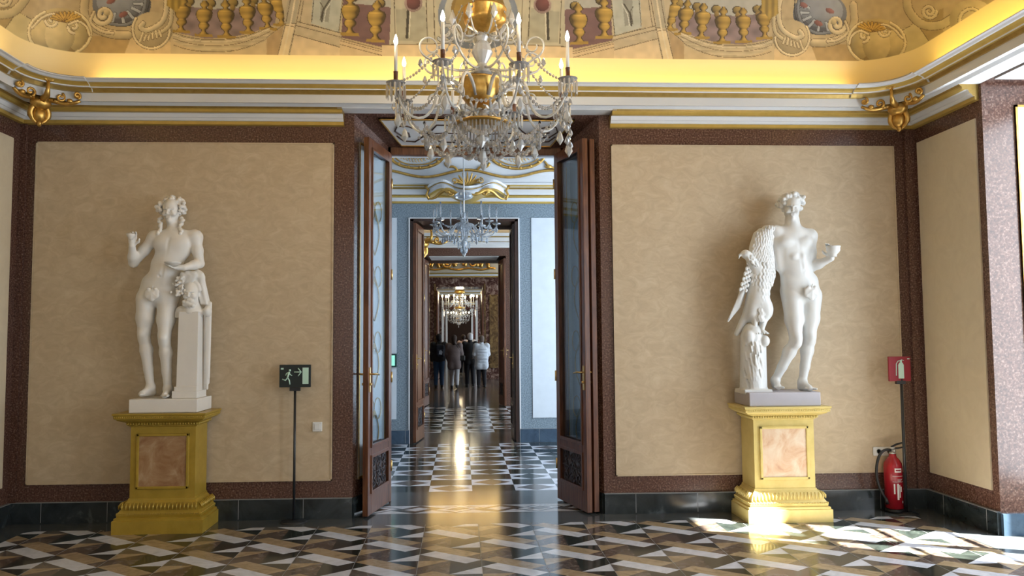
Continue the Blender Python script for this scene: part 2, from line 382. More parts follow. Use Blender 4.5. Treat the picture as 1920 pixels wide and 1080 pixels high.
# door reveals: white painted panels with gold borders and tracery
def splay_pt(side, t, o, z):           # t 0..1 from front to door frame, o = distance off the surface
    xf, xb = 1.12, .87; x = xf+(xb-xf)*t; nx, ny = .62, -.25; L = sqrt(nx*nx+ny*ny)
    return (XC+side*(x-o*nx/L), .62*t+o*ny/L, z)
for side in (-1, 1):
    p = MB()
    Q = lambda t0, t1, o, z0, z1: [splay_pt(side, t0, 0, z0), splay_pt(side, t1, 0, z0), splay_pt(side, t1, o, z0), splay_pt(side, t0, o, z0), splay_pt(side, t0, 0, z1), splay_pt(side, t1, 0, z1), splay_pt(side, t1, o, z1), splay_pt(side, t0, o, z1)]
    p.hexa(Q(.13, .97, .012, .32, 3.38), 0)
    for a in ((.13, .142, .016, .32, 3.38), (.94, .97, .018, .32, 3.38), (.13, .97, .018, .32, .345), (.13, .97, .018, 3.355, 3.38), (.24, .247, .014, .45, 3.25), (.86, .875, .016, .45, 3.25)): p.hexa(Q(*a), 1)
    z = .5
    while z < 2.6:                                       # lattice of gold lozenges and curls
        for sg in (1, -1):
            p.tube([splay_pt(side, .54+sg*.13*sin(pi*k/10), .02, z+.42*k/10) for k in range(11)], .006, 5, 1)
            p.tube([splay_pt(side, .54+sg*(.10-.1*cos(2*pi*k/12)), .02, z+.42+.10*sin(2*pi*k/12)) for k in range(13)], .005, 5, 1)
        z += .62
    struct(p.build('trim_1' if side < 0 else 'trim_2', [M['white'], M['gold']]))
    bb = MB(); bb.hexa(Q(0, 1, .02, 0, .18), 0); struct(bb.build('baseboard_doorway', M['darkbase']))
# soffit panel with painted scrolls
def sof(x, t, o=0): return (XC+x*(1-.22*t), .62*t, 3.62-.15*t-o)
p = MB()
p.hexa([sof(-.93, .1, .012), sof(.93, .1, .012), sof(.93, .94, .012), sof(-.93, .94, .012), sof(-.93, .1), sof(.93, .1), sof(.93, .94), sof(-.93, .94)], 0)
for x0, x1, t0, t1 in ((-.93, .93, .1, .13), (-.93, .93, .91, .94), (-.93, -.915, .1, .94), (.915, .93, .1, .94)):
    p.hexa([sof(x0, t0, .018), sof(x1, t0, .018), sof(x1, t1, .018), sof(x0, t1, .018), sof(x0, t0), sof(x1, t0), sof(x1, t1), sof(x0, t1)], 1)
for s in (-1, 1):
    C = lambda pts, r=.008: p.tube([sof(s*x, t, .016) for x, t in pts], r, 5, 2)
    C([(0, .72), (.25, .72), (.25, .80), (.42, .78), (.52, .6), (.60, .42), (.7, .3), (.8, .3), (.86, .45), (.82, .62), (.74, .62), (.73, .5), (.78, .47)])
    C([(0, .34), (.25, .34), (.25, .26), (.4, .26), (.47, .42), (.6, .62), (.72, .78), (.85, .75), (.88, .6)])
    C([(.1, .53), (.35, .5), (.5, .53), (.62, .5)], .005)
struct(p.build('trim_3', [M['white'], M['gold'], M['wood_d']]))
# wooden door frame
def wood_frame(name, y0, y1, hw, zt, w=.07, head=.08, mat='wood', XC=XC):
    b = MB()
    for s in (-1, 1): b.box((XC+s*hw-(w if s > 0 else 0)+(0 if s > 0 else 0), y0, 0), (XC+s*hw+(0 if s > 0 else w), y1, zt))
    b.box((XC-hw, y0, zt-head), (XC+hw, y1, zt))
    return struct(b.build(name, M[mat], bevel=.006))
wood_frame('trim_4', .62, .70, .89, 3.47, w=.05)
# ---------------------------------------------------------------- door leaves
def door_leaf(name, hinge, ang, W, z1, pane_mat, wood='wood', z0=.015, T=.05, handle=True, flip=1, gz=.62, simple=False):
    """leaf in local x from the hinge, thickness in y"""
    d = bpy.data.objects.new(name, None); col.objects.link(d); d.location = (*hinge, 0); d.rotation_euler = (0, 0, ang); struct(d)
    S = .095; b = MB(); h = T/2
    b.box((0, -h, z0), (S, h, z1)); b.box((W-S, -h, z0), (W, h, z1)); b.box((S, -h, z1-S), (W-S, h, z1))
    b.box((S, -h, z0), (W-S, h, z0+.20)); b.box((S, -h, gz-.10), (W-S, h, gz))
    b.build('leaf_frame', M[wood], d, bevel=.004)
    m = MB()                                             # inner mouldings
    for zz0, zz1 in ((gz, z1-S), (z0+.20, gz-.10)):
        for s in (-1, 1):
            y0, y1 = (h-.004, h+.010) if s > 0 else (-h-.010, -h+.004); e = .018
            m.box((S-e, y0, zz0-e), (S+e*.5, y1, zz1+e)); m.box((W-S-e*.5, y0, zz0-e), (W-S+e, y1, zz1+e))
            m.box((S, y0, zz0-e), (W-S, y1, zz0+e*.5)); m.box((S, y0, zz1-e*.5), (W-S, y1, zz1+e))
        if simple: pass
    m.build('moulding', M[wood], d, bevel=.003)
    if simple:
        g = MB(); g.box((S, -.012, gz), (W-S, .012, z1-S)); g.build('upper_panel', M[wood], d)
    else:
        g = MB(); g.box((S-.01, -.004, gz-.01), (W-S+.01, .004, z1-S+.01)); g.build('glass_pane', M[pane_mat], d)
    k = MB(); k.box((S, -.008, z0+.20), (W-S, .008, gz-.10), 0)
    cx, cz = W/2, (z0+.20+gz-.10)/2; hx, hz = (W-2*S)/2-.02, (gz-.30-z0)/2-.01
    for s in (-1, 1):
        y = s*.014
        for i in range(3):
            for j in range(3):
                x = cx+(i-1)*hx*.66; z = cz+(j-1)*hz*.66
                for q in (0, 1): k.tube(spiral(x, z, .004, min(hx, hz)*.42, q*pi+i+j, .8, 12, y), .005, 4, 1)
        for i in range(6):
            a = i*pi/3; k.tube([(cx, y, cz), (cx+hx*cos(a), y, cz+hz*sin(a))], .004, 4, 1)
    k.build('grille_panel', [M['wood_d'], M['iron']], d)
    if handle:
        o = MB()
        for s in (-1, 1):
            o.box((W-.055, s*(h+.003)-.003, 1.10), (W-.025, s*(h+.003)+.003, 1.32))
            o.tube([(W-.04, s*h, 1.26), (W-.04, s*(h+.045), 1.26), (W-.06, s*(h+.055), 1.262), (W-.15, s*(h+.05), 1.25)], .008, 6)
            o.lathe([(.012, 0), (.012, .02)], 8, (W-.04, s*h, 1.17), axis=(0, s, 0))
        o.build('handle', M['brass'], d)
    hg = MB()
    for z in (.35, 1.2, 2.2, 3.1):
        if z < z1: hg.lathe([(.011, -.05), (.011, .05)], 8, (-.004, flip*h, z))
    hg.build('hinge', M['brass'], d)
    return d
def leaf_between(name, h, f, z1, **k):
    dx, dy = f[0]-h[0], f[1]-h[1]; return door_leaf(name, h, atan2(dy, dx), sqrt(dx*dx+dy*dy), z1, 'pane', **k)
leaf_between('door_1', (XC-.86, .63), (XC-1.005, -.03), 3.40, wood='wood')
leaf_between('door_2', (XC+.80, .63), (XC+.985, -.03), 3.40, wood='wood', flip=-1)
leaf_between('door_3', (XC+.865, .63), (XC+1.055, .0), 3.40, wood='wood', flip=-1, handle=False)
# ---------------------------------------------------------------- side and rear walls
wl = MB(); wl.box((XL-.3, RY-.3, 0), (XL, .0, 5.2)); wlo = struct(wl.build('wall_left', M['granite']))
for y1, y0 in ((-.14, -2.3), (-2.6, -4.9), (-5.2, -7.6)):
    b = MB(); b.box((XL-.005, y0, .33), (XL+.012, y1, 3.345)); b.build('plaster_panel', M['plaster_light'], wlo)
wr = MB(); RD = .85
wins = [(-2.55, W_END), (-5.25, -3.66), (-7.95, -6.36)]
edges = [0]+[e for w in wins for e in (w[1], w[0])]+[RY-.3]
for i in range(0, len(edges), 2): wr.box((XR, edges[i+1], 0), (XR+RD, edges[i], 5.2))
for a, c in wins: wr.box((XR, a, 3.66), (XR+RD, c, 5.2))
wro = struct(wr.build('wall_right', M['granite']))
b = MB(); b.box((XR-.012, -.888, .335), (XR+.005, -.07, 3.362)); b.build('plaster_panel', M['plaster_light'], wro)
for a, c in ((-3.5, -2.7), (-6.2, -5.4)):
    b = MB(); b.box((XR-.012, a, .335), (XR+.005, c, 3.362)); b.build('plaster_panel', M['plaster_light'], wro)
for wi, (a, c) in enumerate(wins):                      # white panelled window recesses, casements with panes
    p = MB()
    for y, s in ((c, -1), (a, 1)):
        X0, X1 = XR+.27, XR+RD-.09
        p.box((X0, y-.0, .42) if s > 0 else (X0, y-.012, .42), (X1, y+.012, 3.45) if s > 0 else (X1, y, 3.45), 0)
        f = lambda x0, x1, z0, z1: p.box((x0, y if s > 0 else y-.02, z0), (x1, y+.02 if s > 0 else y, z1), 1)
        f(X0, X0+.018, .42, 3.45); f(X0, X1, .42, .438); f(X0, X1, 3.432, 3.45)
        f(X0+.09, X0+.10, .9, 2.75); f(X0+.09, X1, 2.74, 2.75)
        for zz in (3.0, .62):
            p.tube(spiral(X0+.14, zz, .015, .07, 0, 1.3, 18, y+s*.02), .008, 5, 1); p.tube(spiral(X0+.12, zz-.16, .01, .05, 2, -1.2, 18, y+s*.02), .007, 5, 1)
    p.box((XR+.06, a+.08, 3.64), (XR+RD-.09, c-.08, 3.665), 0)
    struct(p.build('trim_%d' % (5+wi), [M['white'], M['gold']]))
    b = MB(); b.box((XR, c-.03, 0), (XR+RD, c+.0, .17)); b.box((XR, a, 0), (XR+RD, a+.03, .17)); struct(b.build('baseboard_recess', M['blue_base']))  # recess bases in blue: cool daylight put into the marble's colour
    w = MB(); X = XR+RD
    w.box((X-.08, a, 0), (X, a+.09, 3.66)); w.box((X-.08, c-.09, 0), (X, c, 3.66)); w.box((X-.08, a, 3.56), (X, c, 3.66)); w.box((X-.08, a, 0), (X, c, .12))
    m_ = (a+c)/2; w.box((X-.08, m_-.05, 0), (X, m_+.05, 3.66)); w.box((X-.08, a, 2.55), (X, c, 2.66))
    for z in (.75, 1.35, 1.95): w.box((X-.06, a, z-.015), (X-.02, c, z+.015))
    wo = struct(w.build('window_%d' % (wi+1), M['white']))
    g = MB(); g.box((X-.042, a+.05, .1), (X-.038, c-.05, 3.6)); g.build('window_pane', M['winpane'], wo)
    if wi == 0:                                          # unseen drape added in the first window; its slanted edge shapes the sun patch
        dr = MB(); n_ = 26; rows = [(.0, -2.27), (.93, -2.18), (2.2, -1.96), (3.46, -1.74), (3.62, -1.71)]; vs_ = []
        for z_, ye in rows:
            for k in range(n_+1): t = k/n_; vs_.append((X-.10+.02*sin(k*2.4), a+.01+(ye-a-.01)*t, z_))
        dr.add(vs_, [(j*(n_+1)+k, j*(n_+1)+k+1, (j+1)*(n_+1)+k+1, (j+1)*(n_+1)+k) for j in range(4) for k in range(n_)], 0, True)
        cu = dr.build('window_drape', M['plaster_light']); tag(cu, 'pale tied-back drape hanging in the window recess right of the corner', 'curtain'); so_ = cu.modifiers.new('thick', 'SOLIDIFY'); so_.thickness = .006
        dr = MB(); vs_ = []  # second unseen drape, added to keep direct sun off the jamb
        for z_ in (.2, 1.2, 2.4, 3.62):
            for k in range(15): t = k/14; vs_.append((X-.10+.018*sin(k*2.1), -1.235+(c-.01+1.235)*t, z_))
        dr.add(vs_, [(j*15+k, j*15+k+1, (j+1)*15+k+1, (j+1)*15+k) for j in range(3) for k in range(14)], 0, True)
        cu = dr.build('window_drape', M['plaster_light']); tag(cu, 'narrow straight pale drape at the corner side of the window recess', 'curtain'); so_ = cu.modifiers.new('thick', 'SOLIDIFY'); so_.thickness = .006
    else:
        bl = MB(); bl.box((X-.112, a+.01, .0), (X-.104, c-.01, 3.62)); bl.build('roller_blind', M['plaster_light'], wo)  # unseen blind added to shut the sun out of the other windows
    f_ = MB(); f_.box((XR, a, -.1), (XR+RD+.3, c, -.0005), 5); struct(f_.build('floor', FM))
b = MB(); b.box((XL-.3, RY-.3, 0), (XR+.9, RY, 5.2)); struct(b.build('wall_rear', M['plaster']))
# ---------------------------------------------------------------- cornice
def ringpath(p, br=0, cc0=.72):
    """closed plan loop at projection p with rounded corners; br pushes the corner breaks outward"""
    cc = max(cc0, p+.02); r = cc-p; out = []
    cs = [(XL+cc, -cc, pi/2, pi), (XL+cc, RY+cc, pi, 1.5*pi), (XR-cc, RY+cc, 1.5*pi, 2*pi), (XR-cc, -cc, 0, pi/2)]
    for cx, cy, a0, a1 in cs:
        for k in range(13):
            a = a0+(a1-a0)*k/12; out.append((cx+(r-br)*cos(a), cy+(r-br)*sin(a)))
    return out
PX = 400
def zc(p, px): return zat(PX, px, p)
low = [(0, 236, 1), (.035, 233, 1), (.035, 227, 0), (.05, 226, 0), (.065, 221, 0), (.075, 220, 0), (.09, 213, 0), (.115, 211.5, 1), (.14, 209, 1), (.14, 205, 1), (.15, 203, 2), (.165, 199, 2)]
hi_ = [(0, 199, 0), (.165, 199, 0), (.19, 192.5, 0), (.27, 191.5, 0), (.27, 176, 1), (.285, 175, 2), (.30, 168, 1), (.325, 166.5, 0), (.33, 164, 1), (.345, 160, 1), (.37, 156, 0), (.385, 154.5, 0), (.40, 151, 0), (.42, 148.5, 0), (.42, 147, 0), (.30, 147.5, 0)]
low = [(p, zc(p, y), m) for p, y, m in low]; hi_ = [(p, zc(max(p, .165), y), m) for p, y, m in hi_]
ZT = hi_[-2][1]; hi_[-1] = (.255, ZT-.03, 0)
CM = [M['white'], M['goldpaint'], M['goldold']]
def sweep_open(name, prof, path, mats=CM, caps=True):
    """path: function p -> list of plan points (same count)"""
    mb = MB(); R = [[(x, y, z) for x, y in path(p)] for p, z, m in prof]; n = len(R[0])
    for j in range(len(prof)-1):
        k = len(mb.v); mb.v += R[j]+R[j+1]
        for i in range(n-1): mb.f.append([k+i, k+n+i, k+n+i+1, k+i+1]); mb.m.append(prof[j][2]); mb.sm.append(False)
    if caps:
        for e in (0, -1):
            pts = [r[e] for r in R]; w = (pts[-1][0]*0+path(0)[e][0], path(0)[e][1], prof[-1][1])
            mb.add(pts+[w], [list(range(len(pts)+1))], 2)
    return struct(mb.build(name, mats))
sweep_open('trim_8', low, lambda p: [(XL+p, -2.9), (XL+p, -p), (XC-1.12-.09, -p)])
sweep_open('trim_9', low, lambda p: [(XC+1.12+.10, -p), (XR-p, -p), (XR-p, W_END+.03)])
loopm = MB()
def loop_ring(prof, name):
    R = []
    for p, z, m in prof:
        q = ringpath(p); R.append([(x, y, z) for x, y in q])
    n = len(R[0]); mb = MB()
    for j in range(len(prof)-1):
        k = len(mb.v); mb.v += R[j]+R[j+1]
        for i in range(n): a = (i+1) % n; mb.f.append([k+i, k+a, k+n+a, k+n+i]); mb.m.append(prof[j][2]); mb.sm.append(False)
    # raised breaks over the rounded corners
    for c in (0, 3):
        ids = range(c*13, c*13+13); ext = []
        cx, cy = ((XL+.72, -.72) if c == 0 else (XR-.72, -.72)); a0, a1 = ((pi/2-.06, pi+.06) if c == 0 else (-.06, pi/2+.06))
        for j in range(4, len(prof)-1):
            (p0, z0, m0), (p1, z1, _) = prof[j], prof[j+1]; k = len(mb.v)
            for p, z in ((p0, z0), (p1, z1)):
                r = .72-p-.018
                for i in range(15): a = a0+(a1-a0)*i/14; mb.v.append((cx+r*cos(a), cy+r*sin(a), z+(.004 if j == len(prof)-2 else 0)))
            for i in range(14): mb.f.append([k+i, k+i+1, k+15+i+1, k+15+i]); mb.m.append(m0); mb.sm.append(False)
        for a in (a0, a1):
            k = len(mb.v); pr = prof[4:]
            for p, z, m in pr: r = .72-p-.018; mb.v.append((cx+r*cos(a), cy+r*sin(a), z))
            for p, z, m in pr[::-1]: r = .72-p+.01; mb.v.append((cx+r*cos(a), cy+r*sin(a), z))
            N = len(pr)
            for i in range(N-1): mb.f.append([k+i, k+i+1, k+2*N-2-i, k+2*N-1-i]); mb.m.append(0); mb.sm.append(False)
    return struct(mb.build(name, CM))
loop_ring(hi_, 'trim_10')
b = MB(); b.box((XC-1.25, -.16, 3.625), (XC+1.26, .02, low[-1][1]+.01)); struct(b.build('trim_11', M['white']))
# ---------------------------------------------------------------- cove and painted ceiling
COVE = [(.255, ZT-.03), (.27, 3.95), (.31, 4.05), (.36, 4.2), (.45, 4.38), (.62, 4.62), (.9, 4.85), (1.3, 5.02), (1.9, 5.1)]
def pz(z): return float(np.interp(z, [c[1] for c in COVE], [c[0] for c in COVE]))
# canvas of the mural, laid out in 1/3 "mural units"
CW0, CH0, SC = -420, -60, 3
CW, CHh = (930+420)*SC, (130+60)*SC
lin = lambda c: tuple(((x/255)/12.92 if x/255 <= .04045 else ((x/255+.055)/1.055)**2.4) for x in c)
yy, xx = np.mgrid[0:CHh, 0:CW].astype(np.float32); gx = xx/SC+CW0; gy = yy/SC+CH0
rng = np.random.RandomState(3)
cv = np.ones((CHh, CW, 3), np.float32)*np.array(lin((196, 170, 122)), np.float32)
def region(x0, y0, x1, y1):
    a = max(0, int((x0-CW0)*SC)); b = min(CW, int((x1-CW0)*SC)+1); c = max(0, int((y0-CH0)*SC)); d = min(CHh, int((y1-CH0)*SC)+1)
    return (slice(c, d), slice(a, b)) if b > a and d > c else None
def put(s, mask, colr, sh=None):
    c = np.array(lin(colr), np.float32); v = c[None]*(sh[mask][:, None] if sh is not None else 1)
    cv[s][mask] = v
def fpoly(P, c, sh=None):
    P = np.array(P, float); s = region(P[:, 0].min(), P[:, 1].min(), P[:, 0].max(), P[:, 1].max())
    if s is None: return
    X, Y = gx[s], gy[s]; ins = np.zeros(X.shape, bool)
    for i in range(len(P)):
        (x1, y1), (x2, y2) = P[i-1], P[i]; cnd = ((y1 > Y) != (y2 > Y))
        if y1 != y2: ins ^= cnd & (X < (x2-x1)*(Y-y1)/(y2-y1)+x1)
    put(s, ins, c, None if sh is None else sh(X, Y))
def fell(cx, cy, rx, ry, c, shade=.35, rot=0, ring=0):
    R = max(rx, ry)+1; s = region(cx-R, cy-R, cx+R, cy+R)
    if s is None: return
    X, Y = gx[s]-cx, gy[s]-cy; ca, sa = cos(rot), sin(rot); u = (X*ca+Y*sa)/rx; v = (-X*sa+Y*ca)/ry; q = u*u+v*v
    m = q < 1
    if ring: m &= q > (1-ring)**2
    put(s, m, c, 1+shade*(-.55*u-.75*v)-shade*.35*q)
def line(P, w, c, edge=None, shade=0):
    P = np.array(P, float); s = region(P[:, 0].min()-w, P[:, 1].min()-w, P[:, 0].max()+w, P[:, 1].max()+w)
    if s is None: return
    X, Y = gx[s], gy[s]; D = np.full(X.shape, 1e9, np.float32); G = np.zeros(X.shape, np.float32)
    for a, b in zip(P[:-1], P[1:]):
        d = b-a; L = (d@d)+1e-9; t = np.clip(((X-a[0])*d[0]+(Y-a[1])*d[1])/L, 0, 1)
        ex = X-a[0]-t*d[0]; ey = Y-a[1]-t*d[1]; q = np.hypot(ex, ey); m = q < D; D[m] = q[m]; G[m] = (-ex*.6-ey*.8)[m]
    if edge: put(s, D < w/2+1.0, edge)
    put(s, D < w/2, c, 1+shade*G/(w/2))
def crv(pts, n=10):                                     # Catmull-Rom
    P = [np.array(p, float) for p in pts]; P = [2*P[0]-P[1]]+P+[2*P[-1]-P[-2]]; o = []
    for i in range(1, len(P)-2):
        for k in range(n):
            t = k/n; o.append(.5*((2*P[i])+(P[i+1]-P[i-1])*t+(2*P[i-1]-5*P[i]+4*P[i+1]-P[i+2])*t*t+(-P[i-1]+3*P[i]-3*P[i+1]+P[i+2])*t**3))
    o.append(P[-2]); return o
def sp2(cx, cy, r0, r1, a0, turns, n=40): return [(cx+(r0+(r1-r0)*i/n)*cos(a0+turns*2*pi*i/n), cy+(r0+(r1-r0)*i/n)*sin(a0+turns*2*pi*i/n)) for i in range(n+1)]
BP = [(-24, 2), (-20, 5), (-15, 9), (-12, 9), (-9, 5), (-7, 4), (-4, 8), (-2, 14), (3, 17), (9, 17.5), (14, 16), (22, 12), (26, 7), (28, 9), (31, 11), (35, 11), (39, 8), (42, 4), (46, 4), (50, 7), (53, 12)]
def baluster(cx, cy, lean=0, k=1., c=(168, 132, 40)):
    s = region(cx-30, cy-40*k, cx+30, cy+60*k)
    if s is None: return
    V = (gy[s]-cy)/k; U = (gx[s]-cx-lean*V)/k; w = np.interp(V, [b[0] for b in BP], [b[1] for b in BP]); ok = (V > BP[0][0]) & (V < BP[-1][0])
    m = ok & (np.abs(U) < w+1.4); put(s, m, (62, 46, 18))
    m = ok & (np.abs(U) < w); u = U/w; sh = 1.25-.75*(u-(-.25))**2-.25*u+.18*np.sin(V*.42)
    rim = ((V > -2) & (V < 1.5)) | ((V > 26) & (V < 29)); sh = np.where(rim, sh*1.45, sh)
    put(s, m, c, np.clip(sh, .25, 1.9))
    fpoly([(cx+lean*53-17, cy+51*k), (cx+lean*53+17, cy+53*k), (cx+lean*53+18, cy+59*k), (cx+lean*53-17, cy+57*k)], (176, 138, 38))
def mural():
    T, TL, TD, OUT = (202, 176, 128), (222, 200, 152), (170, 142, 94), (112, 88, 52)
    # plain attic blocks
    fpoly([(150, 66), (246, 68), (229, 112), (120, 112)], (190, 156, 94)); fpoly([(246, 68), (330, 80), (330, 112), (229, 112)], (222, 190, 134))
    fpoly([(320, 60), (500, 40), (505, 112), (320, 112)], (206, 180, 132))
    fpoly([(322, -60), (535, -60), (515, 46), (470, 62), (430, 70), (385, 72), (335, 62)], (146, 122, 118), lambda X, Y: 1+.25*np.sin(X*.11)*np.cos(Y*.2))
    fpoly([(322, -60), (535, -60), (530, 3), (470, 13), (400, 17), (335, 10)], (186, 180, 164))
    for x, y in ((354, 3), (394, 6), (436, 5), (474, 1), (510, -4)): fell(x+1, y, 10, 8.5, (60, 46, 20), .1); fell(x, y, 9, 7.5, (160, 130, 52), .6); fell(x, y+10, 5, 6, (150, 118, 42), .5)
    for x, y, l in ((521, 2, .15), (496, 8, .12), (463, 14, .06), (423, 21, .03), (383, 20, -.03), (343, 14, -.08)): baluster(x, y, l, .78+.1*(1-abs(x-430)/140))
    fpoly(crv([(322, 62), (350, 69), (385, 74), (425, 73), (465, 66), (505, 52)])+crv([(508, 72), (470, 88), (430, 96), (388, 97), (350, 88), (325, 76)]), (206, 184, 140), lambda X, Y: .78+.3*((Y*1.3) % 11)/11)
    for o, cc in ((0, (96, 74, 44)), (4, (232, 212, 168)), (11, (120, 94, 58)), (23, OUT)):
        line(crv([(325, 61+o), (350, 69+o), (388, 74+o), (430, 73+o), (468, 65+o*.95), (506, 50+o*.85)]), 1.1, cc)
    # pilaster
    fpoly([(520, -60), (660, -60), (640, 112), (500, 112), (508, 70), (535, 45)], (204, 182, 140))
    fpoly([(548, -60), (572, -60), (553, 44), (533, 44)], (188, 172, 138)); fpoly([(536, 46), (552, 46), (538, 112), (519, 112)], (232, 206, 156))
    fpoly([(500, 72), (532, 48), (519, 112), (500, 112)], (186, 154, 104))
    fpoly([(556, 46), (640, 66), (640, 88), (552, 62)], (196, 176, 138)); fpoly([(552, 64), (640, 90), (640, 112), (542, 112)], (226, 198, 150))
    for a in ([(572, -40), (556, 40), (540, 110)], [(552, -40), (536, 42), (519, 110)], [(576, -40), (562, 42)], [(556, 40), (640, 62)], [(553, 47), (640, 70)], [(550, 64), (640, 89)], [(500, 70), (534, 44), (556, 44)], [(536, 47), (552, 50)]): line(a, 1.2, (104, 82, 54))
    line([(560, -40), (545, 42), (529, 110)], 3, (234, 214, 170))
    fpoly([(590, -60), (646, -60), (635, 60), (583, 44)], (190, 188, 168)); fpoly([(604, -60), (626, -60), (616, 42), (600, 38)], (158, 154, 136))
    for a in ([(590, -20), (584, 42)], [(646, -30), (635, 60)], [(600, 4), (606, 14), (600, 38)], [(583, 46), (635, 61)]): line(a, 1.3, (92, 80, 58))
    line([(618, 0), (606, 18), (603, 40)], 3.2, (84, 76, 60)); line([(622, 0), (611, 18), (607, 40)], 1.6, (222, 218, 200))
    # second balustrade
    fpoly([(646, -60), (738, -60), (732, 92), (640, 70)], (126, 92, 88)); fpoly([(646, -60), (738, -60), (736, 14), (660, 6)], (182, 176, 160))
    for x, y in ((663, -6), (712, 6)): fell(x+1, y, 10, 8.5, (60, 46, 20), .1); fell(x, y, 9, 7.5, (160, 130, 52), .6)
    baluster(657, 12, -.03, .95); baluster(706, 24, -.05, .95)
    fpoly([(637, 74), (725, 96), (730, 112), (637, 112)], (214, 186, 138))
    for o in (0, 4, 11): line([(637, 72+o), (712, 92+o), (732, 96+o)], 1.1, (112, 88, 56))
    # centre
    fpoly([(735, -60), (915, -60), (915, 86), (730, 84)], (192, 180, 148)); fpoly([(716, 84), (915, 82), (915, 112), (716, 112)], (220, 192, 144)); line([(716, 84), (915, 80)], 1.4, OUT)
    fpoly([(742, 18), (796, 12), (806, 78), (744, 76)], (172, 164, 136)); line([(765, 20), (763, 70)], 5, (70, 62, 46)); line([(769, 20), (767, 70)], 2, (216, 208, 180))
    fell(775, 6, 17, 16, (170, 140, 128), .3); fell(775, 5, 13, 13, (120, 66, 58), .5)
    for x in (738, 798, 812): line([(x, -40), (x+3, 78)], 1.4, (96, 82, 56))
    fell(885, 28, 64, 64, (120, 128, 138), .4); fell(885, 24, 52, 56, (176, 170, 150), .4); fell(885, 22, 40, 48, (128, 98, 26), .5); fell(885, 22, 34, 42, (150, 118, 34), .4)
    for sgn in (1,): line(sp2(838, 60, 4, 20, 0, 1.4), 5, (176, 176, 172), (80, 74, 60), .3)
    # corner: stone blocks, shell, scrolls
    fpoly([(33, 20), (68, 42), (52, 88), (8, 56)], (214, 192, 132)); fpoly([(-20, -10), (33, 20), (8, 56), (-20, 40)], (176, 148, 92)); line([(33, 20), (8, 56)], 1.4, OUT); line([(33, 20), (68, 42)], 1.2, OUT)
    line(crv([(-60, -10), (-20, 22), (20, 24), (48, -4), (52, -40)]), 16, (204, 182, 130), OUT, .3); line(sp2(8, -2, 4, 15, 0, 1.5), 6, (222, 200, 150), OUT, .3)
    line(crv([(160, -10), (158, 25), (172, 48), (205, 63), (240, 66)]), 15, (206, 182, 132), OUT, .4)
    fell(228, 8, 55, 42, (112, 112, 118), .5); fell(225, 2, 44, 33, (150, 152, 158), .4)
    for k in range(7): a = -.3+k*.42; line([(222+30*cos(a), 4+22*sin(a)), (222+50*cos(a), 4+38*sin(a))], 5, (176, 178, 182), (74, 72, 76), .3)
    for x, y in ((208, 2), (231, 27), (262, -8)): fell(x, y, 9, 5, (150, 92, 80), .4, -.4)
    line(crv([(270, -30), (272, 5), (262, 30), (235, 46), (205, 44)]), 5, (128, 130, 134), (70, 64, 54), .3); line(crv([(278, -30), (280, 5), (270, 34)]), 2, (60, 56, 48))
    line(sp2(194, 28, 3, 19, .4, 1.45), 8, (226, 204, 154), OUT, .35); fell(200, 24, 6, 6, (216, 190, 134), .5)
    line(crv([(176, 22), (170, 42), (190, 58), (212, 62)]), 5, (224, 200, 150), OUT, .3)
    fell(285, 56, 39, 34, (196, 172, 124), .35); line(sp2(285, 56, 33, 37, 0, .6), 4, (230, 208, 158), OUT, .3)
    line(crv([(308, -30), (312, 10), (304, 40), (278, 56), (264, 52), (268, 44)]), 9, (216, 194, 146), OUT, .4); line(crv([(322, 10), (318, 46), (296, 64)]), 7, (206, 184, 136), OUT, .35)
    for k in range(6): line([(268+6*k, 62+5*sin(k)), (262+8*k, 78-2*k)], 3.5, (226, 204, 154), (134, 108, 68), .3)
    fpoly([(318, -60), (350, -60), (346, 2), (330, 22), (312, 10)], (172, 138, 40), lambda X, Y: 1+.3*np.sin(X*.5))
    fell(112, 61, 60, 46, (196, 168, 104), .3); fell(112, 62, 55, 41, (168, 138, 78), .2)
    fell(82, 66, 26, 30, (210, 184, 120), .45, .35); fell(143, 66, 20, 30, (206, 180, 116), .45, -.2); fell(112, 66, 28, 34, (220, 194, 128), .4)
    line([(112+58*cos(a), 61+44*sin(a)) for a in np.linspace(-1.05, 4.2, 60)], 5, (236, 214, 156), (150, 122, 72), .3)
    line(sp2(98, 38, 3, 13, 2.4, 1.1), 5, (236, 214, 160), (140, 112, 64), .3); line(sp2(138, 50, 3, 12, 2.2, -1.1), 5, (236, 214, 160), (140, 112, 64), .3)
    line(crv([(60, 52), (78, 34), (98, 26), (110, 32)]), 4, (236, 214, 160), (140, 112, 64), .3); line(crv([(128, 46), (146, 40), (162, 50), (168, 66)]), 4, (236, 214, 160), (140, 112, 64), .3)
    for k in range(9): a = pi+.35+k*.28; line([(124, 40), (124+26*cos(a)*1.15, 40+17*sin(a))], 4, (214, 166, 52), (130, 94, 28), .4)
    # side-wall continuation
    fpoly([(-420, -60), (-100, -60), (-60, 10), (-120, 60), (-420, 112)], (190, 164, 108)); line(crv([(-420, 60), (-300, 20), (-180, 10), (-90, 20)]), 6, (212, 188, 138), OUT, .3)
    fell(-78, 12, 46, 40, (206, 182, 130), .35); line(sp2(-78, 12, 6, 38, 0, 1.6), 6, (226, 204, 154), OUT, .35)
    fell(-190, -20, 60, 26, (172, 140, 52), .5); fell(-300, -20, 50, 30, (150, 140, 130), .4); fpoly([(-60, 20), (-20, 44), (-40, 70), (-80, 50)], (184, 156, 98))
    nz = rng.rand(CHh//24+2, CW//24+2); nz = np.kron(nz, np.ones((24, 24)))[:CHh, :CW]
    for ax in (0, 1):
        kk = np.ones(25)/25; nz = np.apply_along_axis(lambda r: np.convolve(r, kk, 'same'), ax, nz)
